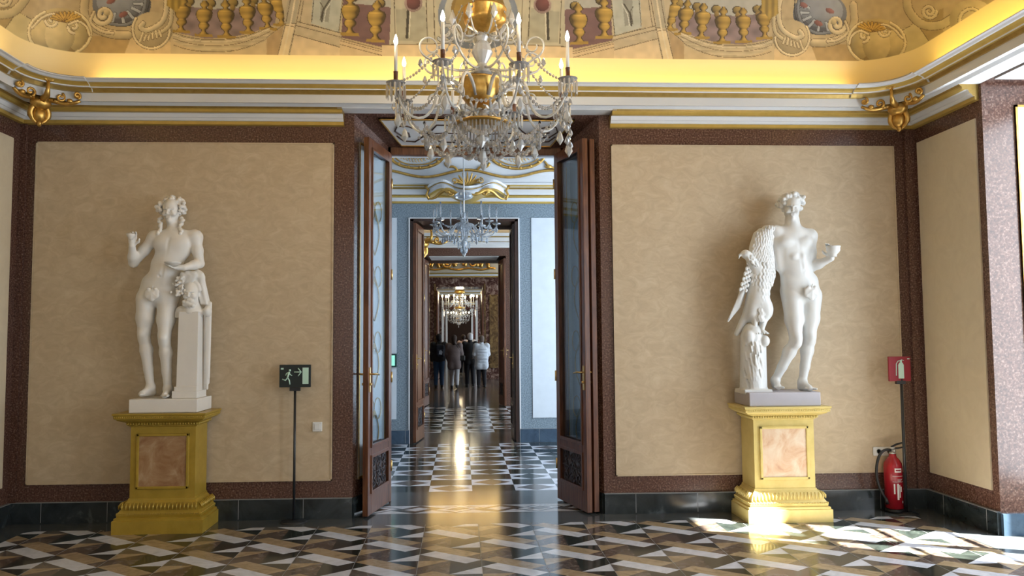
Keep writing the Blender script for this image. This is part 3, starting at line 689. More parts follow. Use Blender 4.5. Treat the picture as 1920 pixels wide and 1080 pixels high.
    lum = cv.mean(2, keepdims=True); cv[:] = (cv*.88+lum*.12)*.84*(1+.22*(nz[..., None]-.5))
mural()
strip_c = np.array(lin((236, 214, 160)), np.float32)
def mural_col(V):
    W = V.copy(); m = W[:, 0] > XC; W[m, 0] = 2*XC-W[m, 0]
    d = W-CAM; z = d@fw; x = 960+SX+FPX*(d@rt)/z; y = 540+SY-FPX*(d@up)/z
    i = np.clip(((x-CW0)*SC).astype(int), 0, CW-1); j = np.clip(((y-CH0)*SC).astype(int), 0, CHh-1)
    C = cv[j, i].copy(); far = (W[:, 1] < -3.2) | (y < CH0+1); C[far] = np.array(lin((196, 170, 122)))
    C[V[:, 2] < 4.05] = strip_c
    return C
def cove_mesh():
    zs = list(np.linspace(COVE[0][1], 4.045, 8))+list(np.linspace(4.051, 4.56, 96))+list(np.linspace(4.62, 5.1, 8))
    us = []                                             # (kind, value)
    def seg(kind, a, b, step): n = max(1, int(abs(b-a)/step)); return [(kind, a+(b-a)*k/n) for k in range(n)]
    us += seg('B', 0, 1, 1/1330)+seg('c0', 0, 1, 1/90)+seg('L', 0, .12, 1/900)+seg('L', .12, 1, .05)+seg('c1', 0, 1, .2)+seg('R', 0, 1, .1)+seg('c2', 0, 1, .2)+seg('T', 0, .78, .05)+seg('T', .78, 1, 1/900)+seg('c3', 0, 1, 1/90)
    V = []
    for z in zs:
        p = pz(z); cc = max(.72, p+.02); r = cc-p
        x0, x1, y0, y1 = XL+cc, XR-cc, RY+cc, -cc
        for k, t in us:
            if k == 'B': V.append((x1+(x0-x1)*t, -p, z))
            elif k == 'L': V.append((XL+p, y1+(y0-y1)*t, z))
            elif k == 'R': V.append((x0+(x1-x0)*t, RY+p, z))
            elif k == 'T': V.append((XR-p, y0+(y1-y0)*t, z))
            else:
                q = {'c0': (x0, y1, pi/2), 'c1': (x0, y0, pi), 'c2': (x1, y0, 1.5*pi), 'c3': (x1, y1, 0)}[k]; a = q[2]+t*pi/2
                V.append((q[0]+r*cos(a), q[1]+r*sin(a), z))
    V = np.array(V); n = len(us); m = len(zs)
    I = np.arange(n); J = (I+1) % n; F = np.concatenate([np.stack([j*n+I, j*n+J, (j+1)*n+J, (j+1)*n+I], 1) for j in range(m-1)])
    me = bpy.data.meshes.new('ceiling'); me.vertices.add(len(V)); me.vertices.foreach_set('co', V.ravel()); nf = len(F)
    top = list(range((m-1)*n, m*n)); me.loops.add(nf*4+n); me.loops.foreach_set('vertex_index', np.concatenate([F.ravel(), top]).astype(np.int32))
    me.polygons.add(nf+1); me.polygons.foreach_set('loop_start', np.concatenate([np.arange(0, nf*4, 4), [nf*4]]).astype(np.int32))
    me.update(calc_edges=True); me.polygons.foreach_set('use_smooth', np.array([True]*nf+[False]))
    at = me.color_attributes.new('mural', 'FLOAT_COLOR', 'POINT'); C = np.ones((len(V), 4), np.float32); C[:, :3] = mural_col(V); at.data.foreach_set('color', C.ravel())
    mm, nn, ll, bb = newmat('painted_ceiling_mural'); a = nn.new('ShaderNodeAttribute'); a.attribute_name = 'mural'; ll.new(a.outputs['Color'], bb.inputs['Base Color']); bb.inputs['Roughness'].default_value = .6
    me.materials.append(mm); return struct(link('ceiling', me))
cove_mesh()
b = MB(); b.box((XL-.3, RY-.3, 5.2), (XR+.9, 0, 5.3)); struct(b.build('ceiling', M['white']))
# ================================================================ ROOMS BEYOND
def bow_floor(name, x0, x1, y0, y1, ph=0, w=.447, h=.31):
    b = MB(); b.box((x0, y0, -.1), (x1, y1, -.002), 5)
    c0 = int((x0-XC)/w)-1; c1 = int((x1-XC)/w)+1; n = int(round((y1-y0)/h)); h = (y1-y0)/n
    for c in range(c0, c1+1):
        for r in range(n):
            X0, X1 = XC-.045+c*w, XC-.045+(c+1)*w; Y0, Y1 = y0+r*h, y0+(r+1)*h
            q = clip([(X0, Y0), (X1, Y0), (X1, Y1), (X0, Y1)], x0, y0, x1, y1)
            if not q: continue
            lt = (c+r+ph) % 2
            b.add([(x, y, 0) for x, y in q], [list(range(len(q)))], 0 if lt else 3)
            if lt and X0 >= x0 and X1 <= x1:
                xm, ym = (X0+X1)/2, (Y0+Y1)/2
                b.add([(X0+.02, ym, .0005), (xm, Y0, .0005), (X1-.02, ym, .0005), (xm, Y1, .0005)], [(0, 1, 2, 3)], 2 if (c+r) % 3 else 3)
    return struct(b.build(name, FM))
def lining(y, zt0, gr, x0=XL, x1=XR): pass
def cornice_straight(name, y, z0, sc=1., x0=XL-.2, x1=XR+.2, top=True, gold=True):
    mb = MB(); prof = [(p*sc, z0+(z-low[0][1])*sc, m) for p, z, m in low]+[(p*sc, z0+(z-low[0][1])*sc, m) for p, z, m in hi_[1:-1]]+[(0, z0+(hi_[-2][1]-low[0][1])*sc, 0)]
    for (p0, za, m), (p1, zb, _) in zip(prof[:-1], prof[1:]):
        mb.add([(x0, y-p0, za), (x1, y-p0, za), (x1, y-p1, zb), (x0, y-p1, zb)], [(0, 1, 2, 3)], m if gold else (2 if m == 2 else 0))
    return struct(mb.build(name, CM))
def box_ob(name, a, b_, mat, parent=None, bevel=0):
    m = MB(); m.box(a, b_); return m.build(name, M[mat] if isinstance(mat, str) else mat, parent, bevel=bevel)
# ---- second room (blue granite and white)
R2a, R2b = 1.05, 4.70
bow_floor('floor', XL, XR, 1.1, 4.60)
b = MB(); b.box((XL, 4.60, -.1), (XR, 5.95, 0)); struct(b.build('floor', M['fl_border']))
w2 = wall_door('wall_back', R2b, 5.30, .83, .80, 3.37, 3.36, 5.3, M['granite2'], XC=C2)
wall_door('wall_back', 5.36, 5.75, .80, .86, 3.36, 3.36, 5.3, M['white'], XC=C2)
for x0, x1 in ((XL, -.955), (1.085, XR)):
    m = MB(); m.box((x0, R2b-.012, .36), (x1, R2b+.01, 3.38)); m.build('plaster_panel', flat('pale_blue_plaster', (.66, .72, .78), .5, .04) if x0 == XL else bpy.data.materials['pale_blue_plaster'], w2)
base_run('baseboard_back', (XL, R2b, 0), (C2-.83, R2b, 0), h=.2, mat=M['blue_base'], nrm=(0, -1, 0))
base_run('baseboard_back', (C2+.83, R2b, 0), (XR, R2b, 0), h=.2, mat=M['blue_base'], nrm=(0, -1, 0))
wood_frame('trim_12', 5.28, 5.36, .82, 3.37, w=.03, mat='wood_d', XC=C2)
b = MB()                                                 # thin pale edge and dark architrave of the second doorway
for s in (-1, 1): b.box((C2+s*.83-.010, R2b-.02, 0), (C2+s*.83+.010, R2b+.02, 3.38))
b.box((C2-.83, R2b-.02, 3.37), (C2+.83, R2b+.02, 3.385)); struct(b.build('trim_13', M['white']))
b = MB()
for s in (-1, 1): b.box((C2+s*.795-.028, R2b-.01, 0), (C2+s*.795+.028, 5.3, 3.36))
b.box((C2-.81, R2b-.01, 3.33), (C2+.81, 5.3, 3.37)); struct(b.build('trim_14', M['wood_d']))
cornice_straight('trim_15', R2b, 3.60, .85)
leaf_between('door_4', (C2-.66, 5.34), (C2-.75, 4.66), 3.30, simple=True, wood='wood')
leaf_between('door_5', (C2+.755, 5.34), (C2+.76, 4.76), 3.30, simple=True, wood='wood_d')
# cove of the second room with gilt frames
b = MB(); zb = 3.60+(hi_[-2][1]-low[0][1])*.85
cove2 = [(.34, zb-.02), (.36, zb+.12), (.5, zb+.45), (.9, zb+.8), (1.8, zb+1.0)]
for (p0, z0), (p1, z1) in zip(cove2[:-1], cove2[1:]): b.add([(XL, R2b-p0, z0), (XR, R2b-p0, z0), (XR, R2b-p1, z1), (XL, R2b-p1, z1)], [(0, 1, 2, 3)], 0, True)
b.add([(XL, R2b-1.8, zb+1.0), (XR, R2b-1.8, zb+1.0), (XR, 1.0, zb+1.0), (XL, 1.0, zb+1.0)], [(0, 1, 2, 3)])
b.box((XL-.3, 1.0, zb+1.05), (XR+.3, 5.7, zb+1.15))
c2 = struct(b.build('ceiling', M['white']))
def c2pt(x, z, o=.02):
    P = [(p, zz) for p, zz in cove2]; p = float(np.interp(z, [q[1] for q in P], [q[0] for q in P])); return (x, R2b-p-o, z)
b = MB()
for s in (-1, 1):                                        # sweeping gilt frames with pierced cartouches
    cx = .11+s*.74
    b.tube([c2pt(cx+.40*cos(a), zb+.40+.20*sin(a)) for a in np.linspace(pi, 2*pi, 20)], .022, 6)
    b.tube([c2pt(cx+.33*cos(a), zb+.40+.155*sin(a)) for a in np.linspace(pi, 2*pi, 20)], .010, 6)
    for k in range(14):
        a = pi+pi*(k+.5)/14
        if k % 2: b.ball(c2pt(cx+.37*cos(a), zb+.39+.18*sin(a), .03), (.03, .02, .02), 6)
    for k in range(11):
        b.tube([c2pt(cx-.22+.044*k+.02*cos(t), zb+.37-.06*sin(pi*(k+.5)/11)+.025*sin(t), .015) for t in np.linspace(0, 5, 8)], .006, 4)
    b.tube(bez(c2pt(.11+s*.33, zb+.28), c2pt(.11+s*.28, zb+.15), c2pt(.11+s*.2, zb+.30), c2pt(.11+s*.14, zb+.16)), .018, 6)
    b.tube(bez(c2pt(cx+s*.40, zb+.3), c2pt(cx+s*.55, zb+.1), c2pt(cx+s*.65, zb+.3), c2pt(cx+s*1.0, zb+.26)), .016, 6)
    b.ball(c2pt(cx+s*.46, zb+.23), (.06, .03, .03), 8)
b.tube([c2pt(x, zb+.13+.05*cos((x-.11)*5), .02) for x in np.linspace(-1.6, 1.8, 60)], .02, 6)
b.build('gilded_frame', M['gold'], c2)
# bowed cartouche over the second doorway
cart = empty('overdoor_cartouche', (.11, R2b-.36, 3.60), label='white bowed cornice piece with gilt underside above the blue granite doorway', cat='moulding')
b = MB(); N = 40
def bow(t, k=1.): 
    x = -.55+1.1*t; y = -.16*sin(pi*t)-.10*abs(sin(3*pi*t))**1.3; z = .055*cos(2*pi*(t-.5)*1.5)*(-1)
    return x*k, y, z
lay = [(0.0, .05, 1), (.03, .075, 0), (.035, .13, 0), (.06, .14, 2), (.062, .155, 0), (.09, .16, 0), (.09, .19, 0), (.0, .195, 0)]
R = [[(bow(i/N, 1+o*.6)[0], bow(i/N)[1]-o, bow(i/N)[2]+z) for i in range(N+1)] for o, z, m in lay]
for j in range(len(lay)-1):
    k = len(b.v); b.v += R[j]+R[j+1]
    for i in range(N): b.f.append([k+i, k+i+1, k+N+2+i, k+N+1+i]); b.m.append(lay[j][2]); b.sm.append(False)
for e in (0, N):
    pts = [r[e] for r in R]; b.add(pts+[(pts[-1][0], .3, pts[-1][2]), (pts[0][0], .3, pts[0][2])], [list(range(len(pts)+2))], 0)
b.add([(x, y, z) for x, y, z in R[-1]]+[(x, .3, z) for x, y, z in R[-1]], [(i, i+1, N+2+i, N+1+i) for i in range(N)], 0)
b.add([(x, y, z) for x, y, z in R[0]]+[(x, .3, z) for x, y, z in R[0]], [(i, i+1, N+2+i, N+1+i) for i in range(N)], 1)
b.build('bowed_cornice', CM, cart)
b = MB()
for s in (-1, 1):
    b.tube(bez((s*.05, -.34, .02), (s*.15, -.36, -.03), (s*.2, -.32, .1), (s*.30, -.30, .09))+bez((s*.30, -.30, .09), (s*.42, -.24, .07), (s*.42, -.2, -.03), (s*.56, -.10, -.01)), [.012+.018*sin(pi*k/21) for k in range(22)], 7)
    b.tube(spiral(s*.24, .045, .01, .05, 0, s*1.4, 20, -.31), .012, 6); b.tube([(s*.56, -.06, -.01), (s*.60, -.05, .06), (s*.57, -.05, .13), (s*.62, -.04, .2)], .02, 6)
    b.ball((s*.28, -.30, .06), (.05, .03, .03), 8); b.ball((s*.14, -.33, .03), (.04, .03, .025), 8)
b.build('gilt_underside', M['gold'], cart)
b = MB()
for k in range(9):
    a = pi*(k+.5)/9; b.tube(bez((0, -.2, .16), (.1*cos(a), -.22, .22), (.17*cos(a), -.24, .2+.1*sin(a)), (.2*cos(a), -.26, .16+.2*sin(a))), [.008, .012, .016, .018, .018, .018, .016, .014, .012, .01, .004], 6)
for s in (-1, 1): b.tube(spiral(s*.19, .23, .01, .045, 0, s*1.3, 18, -.26), .009, 6)
b.build('palmette', M['gold'], cart)
# ---- third room
R3a, R3b = 5.75, 10.70
bow_floor('floor', XC-1.25, XC+1.6, 5.95, 10.55, 1, .447, .42)
b = MB(); b.box((XL, 5.95, -.1), (XC-1.25, 10.55, 0)); b.box((XC+1.6, 5.95, -.1), (XR, 10.55, 0)); b.box((XL, 10.55, -.1), (XR, 11.8, 0)); struct(b.build('floor', M['fl_border']))
w3 = wall_door('wall_back', R3b, 11.2, .96, .92, 3.42, 3.36, 5.4, M['granite'], XC=C3)
wall_door('wall_back', 11.28, 11.75, .90, .92, 3.34, 3.34, 5.4, M['brown_marble'], XC=C3)
m = MB(); m.box((XL, R3b-.012, .36), (-1.05, R3b+.01, 3.55)); m.box((1.235, R3b-.012, .36), (XR, R3b+.01, 3.55)); m.build('plaster_panel', M['plaster_light'], w3)
wood_frame('trim_16', 11.18, 11.28, .93, 3.38, w=.05, mat='wood_d', XC=C3)
m = MB(); m.hexa([(C3-.8, 10.74, 3.405), (C3+.8, 10.74, 3.405), (C3+.76, 11.15, 3.36), (C3-.76, 11.15, 3.36), (C3-.8, 10.74, 3.42), (C3+.8, 10.74, 3.42), (C3+.76, 11.15, 3.38), (C3-.76, 11.15, 3.38)])
struct(m.build('trim_17', M['white']))
cornice_straight('trim_18', R3b, 3.60, 1.0, gold=False)
leaf_between('door_6', (C3-.84, 11.2), (C3-.93, 10.52), 3.34, simple=True, wood='wood')
leaf_between('door_7', (C3+.83, 11.2), (C3+.92, 10.50), 3.34, simple=True, wood='wood')
b = MB(); zb3 = 3.60+(hi_[-2][1]-low[0][1])
for (p0, z0), (p1, z1) in zip([(.3, zb3-.03), (.32, zb3+.2), (.6, zb3+.7)], [(.32, zb3+.2), (.6, zb3+.7), (1.6, zb3+1.1)]): b.add([(XL, R3b-p0, z0), (XR, R3b-p0, z0), (XR, R3b-p1, z1), (XL, R3b-p1, z1)], [(0, 1, 2, 3)], 0, True)
b.box((XL-.3, 5.6, zb3+1.1), (XR+.3, 11.9, zb3+1.2))
c3 = struct(b.build('ceiling', M['plaster_light']))
def gilt_corner(name, loc, rz, label, group=None, s=1.):
    e = empty(name, loc, rz, label, 'gilded ornament', group)
    b = MB()
    for t in (-1, 1):                                   # wings of acanthus running along each wall
        pth = bez((t*.02*s, -.02, .02*s), (t*.08*s, -.06*s, .05*s), (t*.13*s, -.10*s, -.05*s), (t*.22*s, -.18*s, .02*s))
        b.tube(pth, [(.03-.018*i/10)*s for i in range(11)], 7)
        b.tube(spiral(t*.10*s, .03*s, .006*s, .035*s, 0, t*1.2, 16, -.13*s), .010*s, 6); b.tube(spiral(t*.19*s, .05*s, .005*s, .028*s, 0, -t*1.2, 16, -.20*s), .009*s, 6)
        for k in range(5): b.ball((t*(.05+.036*k)*s, -(.045+.036*k)*s, (.045-.035*(k % 2))*s), (.024*s, .02*s, .02*s), 6)
        b.tube(bez((t*.03*s, -.02*s, -.02*s), (t*.09*s, -.01, -.09*s), (t*.05*s, 0, -.14*s), (0, 0, -.17*s)), [.022*s]*6+[.016*s]*3+[.008*s]*2, 7)
    b.ball((0, -.03*s, -.01*s), (.075*s, .055*s, .055*s), 14); b.ball((0, -.015*s, -.095*s), (.045*s, .04*s, .06*s), 12); b.ball((0, -.01*s, -.16*s), (.02*s, .02*s, .03*s), 8)
    b.build('acanthus_scrolls', M['gold'], e)
    b = MB(); b.tube([(0, -.02*s, .0), (0, -.10*s, .012*s), (0, -.16*s, .018*s), (0, -.178*s, .06*s), (0, -.178*s, .12*s)], [.03*s, .026*s, .022*s, .014*s, .012*s], 6)
    for a in (-.9, -.45, 0, .45, .9): b.tube([(0, -.18*s, .11*s), (.03*s*sin(a), -.19*s, (.11+.03*cos(a))*s), (.06*s*sin(a), -.195*s, (.11+.05*cos(a))*s)], [.006*s, .012*s, .004*s], 6)
    b.build('finial_flower', M['gold'], e)
    return e
gilt_corner('corner_ornament', (XL+.31, -.31, 3.615), radians(45), 'gilded acanthus ornament under the cornice in the left corner of the near room', s=1.15)
gilt_corner('corner_ornament', (XR-.31, -.31, 3.615), radians(-45), 'gilded acanthus ornament under the cornice in the corner above the fire extinguisher', s=1.15)
gilt_corner('corner_ornament', (-.84, 9.9, 3.62), radians(40), 'gilded scroll seen through the second doorway, at its upper left', s=2.0)
# ---- fourth room, dark marble
R4b = 21.7
b = MB(); b.box((XL, 11.8, -.1), (XR, 16.8, 0), 0); b.box((XL, 16.8, -.1), (XR, 23, 0), 1); struct(b.build('floor', [M['fl_brown'], M['fl_border']]))
w4 = wall_door('wall_back', R4b, 22.5, .86, .84, 3.40, 3.36, 6.0, M['brown_marble'], XC=C4)
cornice_straight('trim_19', R4b, 3.75, 1.2)
for s, dn in ((-1, 'door_8'), (1, 'door_9')): leaf_between(dn, (C4+s*.80, 22.3), (C4+s*.84, 21.5), 3.25, simple=True, wood='wood')
b = MB()
for s in (-1, 1):
    b.box((C4+s*1.25-.16, R4b-.03, .4), (C4+s*1.25+.16, R4b+.01, 3.1)); b.box((C4+s*.92-.03, R4b-.05, 0), (C4+s*.92+.03, R4b, 3.5))
b.build('marble_panel', M['gold_marble'], w4)
b = MB()
for s in (-1, 1):
    b.tube([(C4+s*(.15+.5*t), R4b-.7, 4.1+.35*sin(pi*t)) for t in np.linspace(0, 1, 16)], .09, 8)
    b.tube([(C4+s*(.75+.3*t), R4b-.7, 4.05+.3*sin(pi*t)) for t in np.linspace(0, 1, 10)], .07, 8)
    b.tube(spiral(C4+s*.45, 4.2, .03, .16, 0, s*1.4, 20, R4b-.75), .035, 7)
b.tube([(C4-1.3+2.6*t, R4b-.65, 4.0+.03*cos(20*t)) for t in np.linspace(0, 1, 30)], .04, 7); b.build('gilt_stucco', M['gold'], w4)
b = MB(); b.box((XL-.3, 11.7, 5.2), (XR+.3, 22, 5.3)); b.add([(XL, R4b-.4, 3.9), (XR, R4b-.4, 3.9), (XR, R4b-1.3, 5.2), (XL, R4b-1.3, 5.2)], [(0, 1, 2, 3)]); struct(b.build('ceiling', M['plaster_light']))
# ---- fifth and sixth rooms
b = MB(); b.box((XL, 23, -.1), (XR, 60, 0)); struct(b.build('floor', M['fl_border']))
wall_door('wall_back', 32, 32.8, .80, .78, 3.3, 3.3, 6.0, M['brown_marble'], XC=C5)
wall_door('wall_back', 44, 44.8, .78, .76, 3.3, 3.3, 6.0, M['red_marble'], XC=C6)
b = MB(); b.box((XL, 58, 0), (XR, 58.3, 6)); struct(b.build('wall_back', M['wood_d']))
b = MB(); b.box((XL-.3, 22.5, 5.6), (XR+.3, 58.3, 5.7)); struct(b.build('ceiling', M['plaster']))
cornice_straight('trim_20', 32, 3.6, 1.2); cornice_straight('trim_21', 44, 3.6, 1.2)
b = MB()
for s in (-1, 1): b.box((C5+s*.85-.05, 31.9, 0), (C5+s*.85+.05, 32.0, 3.35)); b.box((C6+s*.84-.06, 43.9, 0), (C6+s*.84+.06, 44, 3.35))
struct(b.build('trim_22', M['white']))  # window light on the doorway edges painted as white strips
b = MB()
for s in (-1, 1):
    b.tube([(C5+s*(.1+.7*t), 31.2, 4.0+.4*sin(pi*t)) for t in np.linspace(0, 1, 12)], .1, 8)
struct(b.build('trim_23', M['gold']))
# side walls of the rooms beyond, with lit windows on the right
for i, (a, c, mt) in enumerate(((1.05, 4.7, 'white'), (5.75, 10.7, 'plaster_light'), (11.75, 21.7, 'brown_marble'), (22.5, 58, 'plaster'))):
    b = MB(); b.box((XL-.3, a, 0), (XL, c, 5.6)); struct(b.build('wall_left', M[mt]))
    b = MB(); n = max(1, int((c-a)/3)); st = (c-a)/n
    for k in range(n):
        y0 = a+st*k; b.box((XR, y0, 0), (XR+.3, y0+st*.25, 5.6)); b.box((XR, y0+st*.75, 0), (XR+.3, y0+st, 5.6)); b.box((XR, y0+st*.25, 0), (XR+.3, y0+st*.75, .4)); b.box((XR, y0+st*.25, 3.5), (XR+.3, y0+st*.75, 5.6))
    struct(b.build('wall_right', M[mt]))
    for k in range(n):
        y0 = a+st*k+st*.25; y1 = a+st*k+st*.75; w = MB()
        for q in (0, .5, 1): yy_ = y0+(y1-y0)*q; w.box((XR+.10, yy_-.04, .4), (XR+.16, yy_+.04, 3.5))
        for q in range(5): zz = .4+3.1*q/4; w.box((XR+.10, y0, zz-.03), (XR+.16, y1, zz+.03))
        wo = struct(w.build('window_%d' % (4+i*3+k), M['white'])); g = MB(); g.box((XR+.17, y0, .4), (XR+.19, y1, 3.5)); g.build('window_pane', M['daylit'], wo)
# ================================================================ LIGHTS
def area(name, loc, rot, sx, sy, power, colr, spread=None):
    l = bpy.data.lights.new(name, 'AREA'); l.shape = 'RECTANGLE'; l.size = sx; l.size_y = sy; l.energy = power; l.color = colr
    if spread: l.spread = spread
    o = bpy.data.objects.new(name, l); col.objects.link(o); o.location = loc; o.rotation_euler = rot; return o
SKY = (.80, .90, 1.0)
for a, c in wins: area('window_daylight', (XR+RD-.16, (a+c)/2, 1.9), (0, radians(-90-0), 0), 3.2, c-a-.2, LW, SKY)
for o in bpy.data.objects:
    if o.name.startswith('window_daylight'): o.rotation_euler = (0, radians(90), 0)
area('rear_window_daylight', (XC, RY+.05, 2.2), (radians(90), 0, 0), 5.5, 3.0, LR, (.95, .97, 1.0))  # lamp added in front of the solid rear wall; no window stands there
for a, c, w in ((1.2, 4.5, L2), (6.2, 10.3, L3), (12.5, 20.5, L4), (23.5, 31, L5), (33, 43, L5)):
    area('far_window_daylight', (XR-.05, (a+c)/2, 1.95), (0, radians(90), 0), 3.0, c-a, w, SKY)
# concealed warm strips behind the cornice lip
WARM = (1.0, .72, .28)
for x0, x1, nm_ in ((XL+.75, XR-.75, 'b'),):
    area('cove_strip', ((x0+x1)/2, -.335, ZT-.012), (radians(180), 0, 0), x1-x0, .05, LC*(x1-x0), WARM)
area('cove_strip', (XR-.335, -4.6, ZT-.012), (radians(180), 0, 0), .05, 7.6, LC*7.6*1.2, (1, .72, .18))
area('cove_strip', (XL+.335, -4.6, ZT-.012), (radians(180), 0, 0), .05, 7.6, LC*7.6*.9, (1, .74, .32))
area('cove_strip', (XC, R3b-.36, zb3-.0), (radians(180), 0, 0), 7, .05, LC*12, (1, .62, .25))
area('cove_strip', (XC, R4b-.9, 4.3), (radians(180), 0, 0), 5, .4, 120, (1, .72, .3))
for o in bpy.data.objects:
    if o.name.startswith('cove_strip'): o.visible_camera = True
sun = bpy.data.lights.new('sun', 'SUN'); sun.energy = LSUN; sun.angle = radians(.8); sun.color = (1, .93, .82)
so = bpy.data.objects.new('sun', sun); col.objects.link(so)
sd = Vector(SUND).normalized(); so.rotation_euler = sd.to_track_quat('-Z', 'Y').to_euler(); so.location = (8, -4, 4)
w = bpy.data.worlds.new('world'); bpy.context.scene.world = w; w.use_nodes = True
wn = w.node_tree.nodes; wlk = w.node_tree.links; sk = wn.new('ShaderNodeTexSky'); sk.sky_type = 'NISHITA'; sk.sun_disc = False; sk.sun_elevation = radians(35)
wlk.new(sk.outputs[0], wn['Background'].inputs[0]); wn['Background'].inputs[1].default_value = .12
sc = bpy.context.scene; vs = sc.view_settings; vs.view_transform = 'Standard'; vs.look = 'None'; vs.gamma = 1; vs.use_curve_mapping = False; vs.exposure = EXPO
cy = sc.cycles; cy.use_denoising = True; cy.max_bounces = 7; cy.diffuse_bounces = 3; cy.glossy_bounces = 4; cy.transmission_bounces = 6; cy.transparent_max_bounces = 10
cy.caustics_reflective = False; cy.caustics_refractive = False; cy.sample_clamp_indirect = 6; cy.use_light_tree = True
# ================================================================ STATUES
V3 = lambda *a: np.array(a, float)
def unit(v): v = np.array(v, float); return v/np.linalg.norm(v)
def hand(pr, w, d, n, side=1, curl=.6, s=1., k=.006, spread=.1):
    """palm and five fingers; w wrist, d pointing direction, n the way the fingers curl, side = thumb side"""
    w = V3(*w); d = unit(d); n = unit(np.array(n, float)-d*(np.array(n, float)@d)); l = np.cross(d, n)*side
    pr.append(cap(w, w+d*.05*s, .021*s, .026*s, .015))
    for i, o in enumerate((.030, .010, -.010, -.029)):
        b = w+d*.078*s+l*o*s*.95; pr.append(cap(w+d*.03*s+l*o*.6*s, b, .013*s, .011*s, .012))
        L = (.036, .041, .038, .030)[i]*s; a0 = curl*(.55+.12*i); dd = unit(d+l*spread*o/.03)
        for j in range(3):
            a = a0*(j+1); q = dd*cos(a)+n*sin(a); e = b+q*L*(1, .72, .55)[j]; r = .0092-.0010*j
            pr.append(cap(b, e, r*s, (r-.0008)*s, k)); b = e
    b = w+d*.022*s+l*.024*s; q = unit(d*.55+l*.75+n*.35); e = b+q*.042*s; pr.append(cap(b, e, .014*s, .0105*s, .010))
    q2 = unit(d*.8+l*.25+n*.5); pr.append(cap(e, e+q2*.030*s, .0105*s, .0085*s, k))
def face(pr, c, f, u, s=1., smile=0):
    """c skull centre, f facing direction, u up"""
    c = V3(*c); f = unit(f); u = unit(np.array(u, float)-f*(np.array(u, float)@f)); r = np.cross(f, u)
    P = lambda a, b, z: c+r*a*s+f*b*s+u*z*s
    pr += [ell(c+u*.025*s, (.074*s, .088*s, .088*s), k=.02), cap(P(0, .020, -.03), P(0, .038, -.082), .052*s, .030*s, .03),
           cap(P(-.035, .01, -.05), P(0, .042, -.085), .026*s, .022*s, .02), cap(P(.035, .01, -.05), P(0, .042, -.085), .026*s, .022*s, .02)]
    for t in (-1, 1):
        pr.append(ell(P(t*.030, .090, -.006), .0195*s, k=.008, sub=True)); pr.append(ell(P(t*.030, .070, -.007), (.0135*s, .0125*s, .0095*s), k=.003))
        pr.append(cap(P(t*.012, .088, .013), P(t*.046, .074, .012), .0075*s, .006*s, .006)); pr.append(ell(P(t*.040, .060, -.034), .019*s, k=.02))
        pr.append(ell(P(t*.073, -.004, -.014), (.008*s, .014*s, .024*s), k=.006))
    pr += [cap(P(0, .086, .008), P(0, .103, -.030), .0075*s, .0115*s, .005), ell(P(.010, .092, -.033), .0075*s, k=.004), ell(P(-.010, .092, -.033), .0075*s, k=.004),
           cap(P(-.017, .079, -.0545), P(.017, .079, -.0545), .0058*s, .0058*s, .005), cap(P(-.013, .080, -.0655), P(.013, .080, -.0655), .0068*s, .0068*s, .005),
           cap(P(-.022, .090, -.0600), P(.022, .090, -.0600), .0042*s, .0042*s, .003, sub=True), ell(P(0, .066, -.090), .018*s, k=.015)]
def foot(pr, a, d, s=1.):
    a = V3(*a); d = unit(d); l = np.cross(d, V3(0, 0, 1))
    pr += [cap(a, a+V3(0, 0, -.045)-d*.025, .034*s, .028*s, .02), cap(a+V3(0, 0, -.01), a+d*.10+V3(0, 0, -.045), .033*s, .022*s, .03), cap(a+V3(0, 0, -.055)-d*.03, a+d*.11+V3(0, 0, -.056), .020*s, .020*s, .02)]
    for i in range(5):
        b = a+d*(.115-.008*i)+l*(-.030+.015*i)+V3(0, 0, -.054); pr.append(cap(b, b+d*(.040-.004*i), .0115*s-.001*i, .0095*s-.001*i, .006))
def leaf_mesh(name, mat, parent, loc, s=1.):
    pr = []
    for i, a in enumerate((-2.1, -1.05, 0, 1.05, 2.1)):
        q = V3(sin(a), 0, -cos(a)); pr.append(ell(q*.030*s, (.026*s, .012*s, .030*s), (0, a, 0), k=.006)); pr.append(cap(V3(0, -.010*s, .01*s), q*.045*s+V3(0, -.012*s, 0), .0035*s, .002*s, .003))
    pr += [ell((0, 0, 0), (.03*s, .016*s, .03*s), k=.01), cap((0, -.003, .02*s), (.01*s, -.006, .06*s), .006*s, .004*s, .004), ell((-.022*s, -.004, .033*s), (.016*s, .012*s, .014*s), k=.006), ell((.026*s, -.004, .036*s), (.014*s, .012*s, .012*s), k=.006)]
    return link(name, sdf_mesh(name, pr, .0045, mat), parent, loc)
def legs(pr, hips, knees, ankles, dirs, sc=1.):
    for h, kn, a, d in zip(hips, knees, ankles, dirs):
        h, kn, a = V3(*h), V3(*kn), V3(*a); m = h*.5+kn*.5
        pr += [cap(h, m, .092*sc, .077*sc, .03), cap(m, kn+V3(0, 0, .04), .077*sc, .056*sc, .03), cap(kn+V3(0, -.006, .03), kn+V3(0, -.008, -.02), .053*sc, .048*sc, .02), ell(kn+V3(0, -.045, .012), (.030, .022, .032), k=.02)]
        c = kn*.72+a*.28; pr += [cap(kn, c+V3(0, .012, 0), .046*sc, .055*sc, .025), cap(c+V3(0, .012, 0), kn*.35+a*.65, .055*sc, .040*sc, .025), cap(kn*.35+a*.65, a, .040*sc, .031*sc, .02), cap(kn, a, .040*sc, .028*sc, .02)]
        foot(pr, a, d)
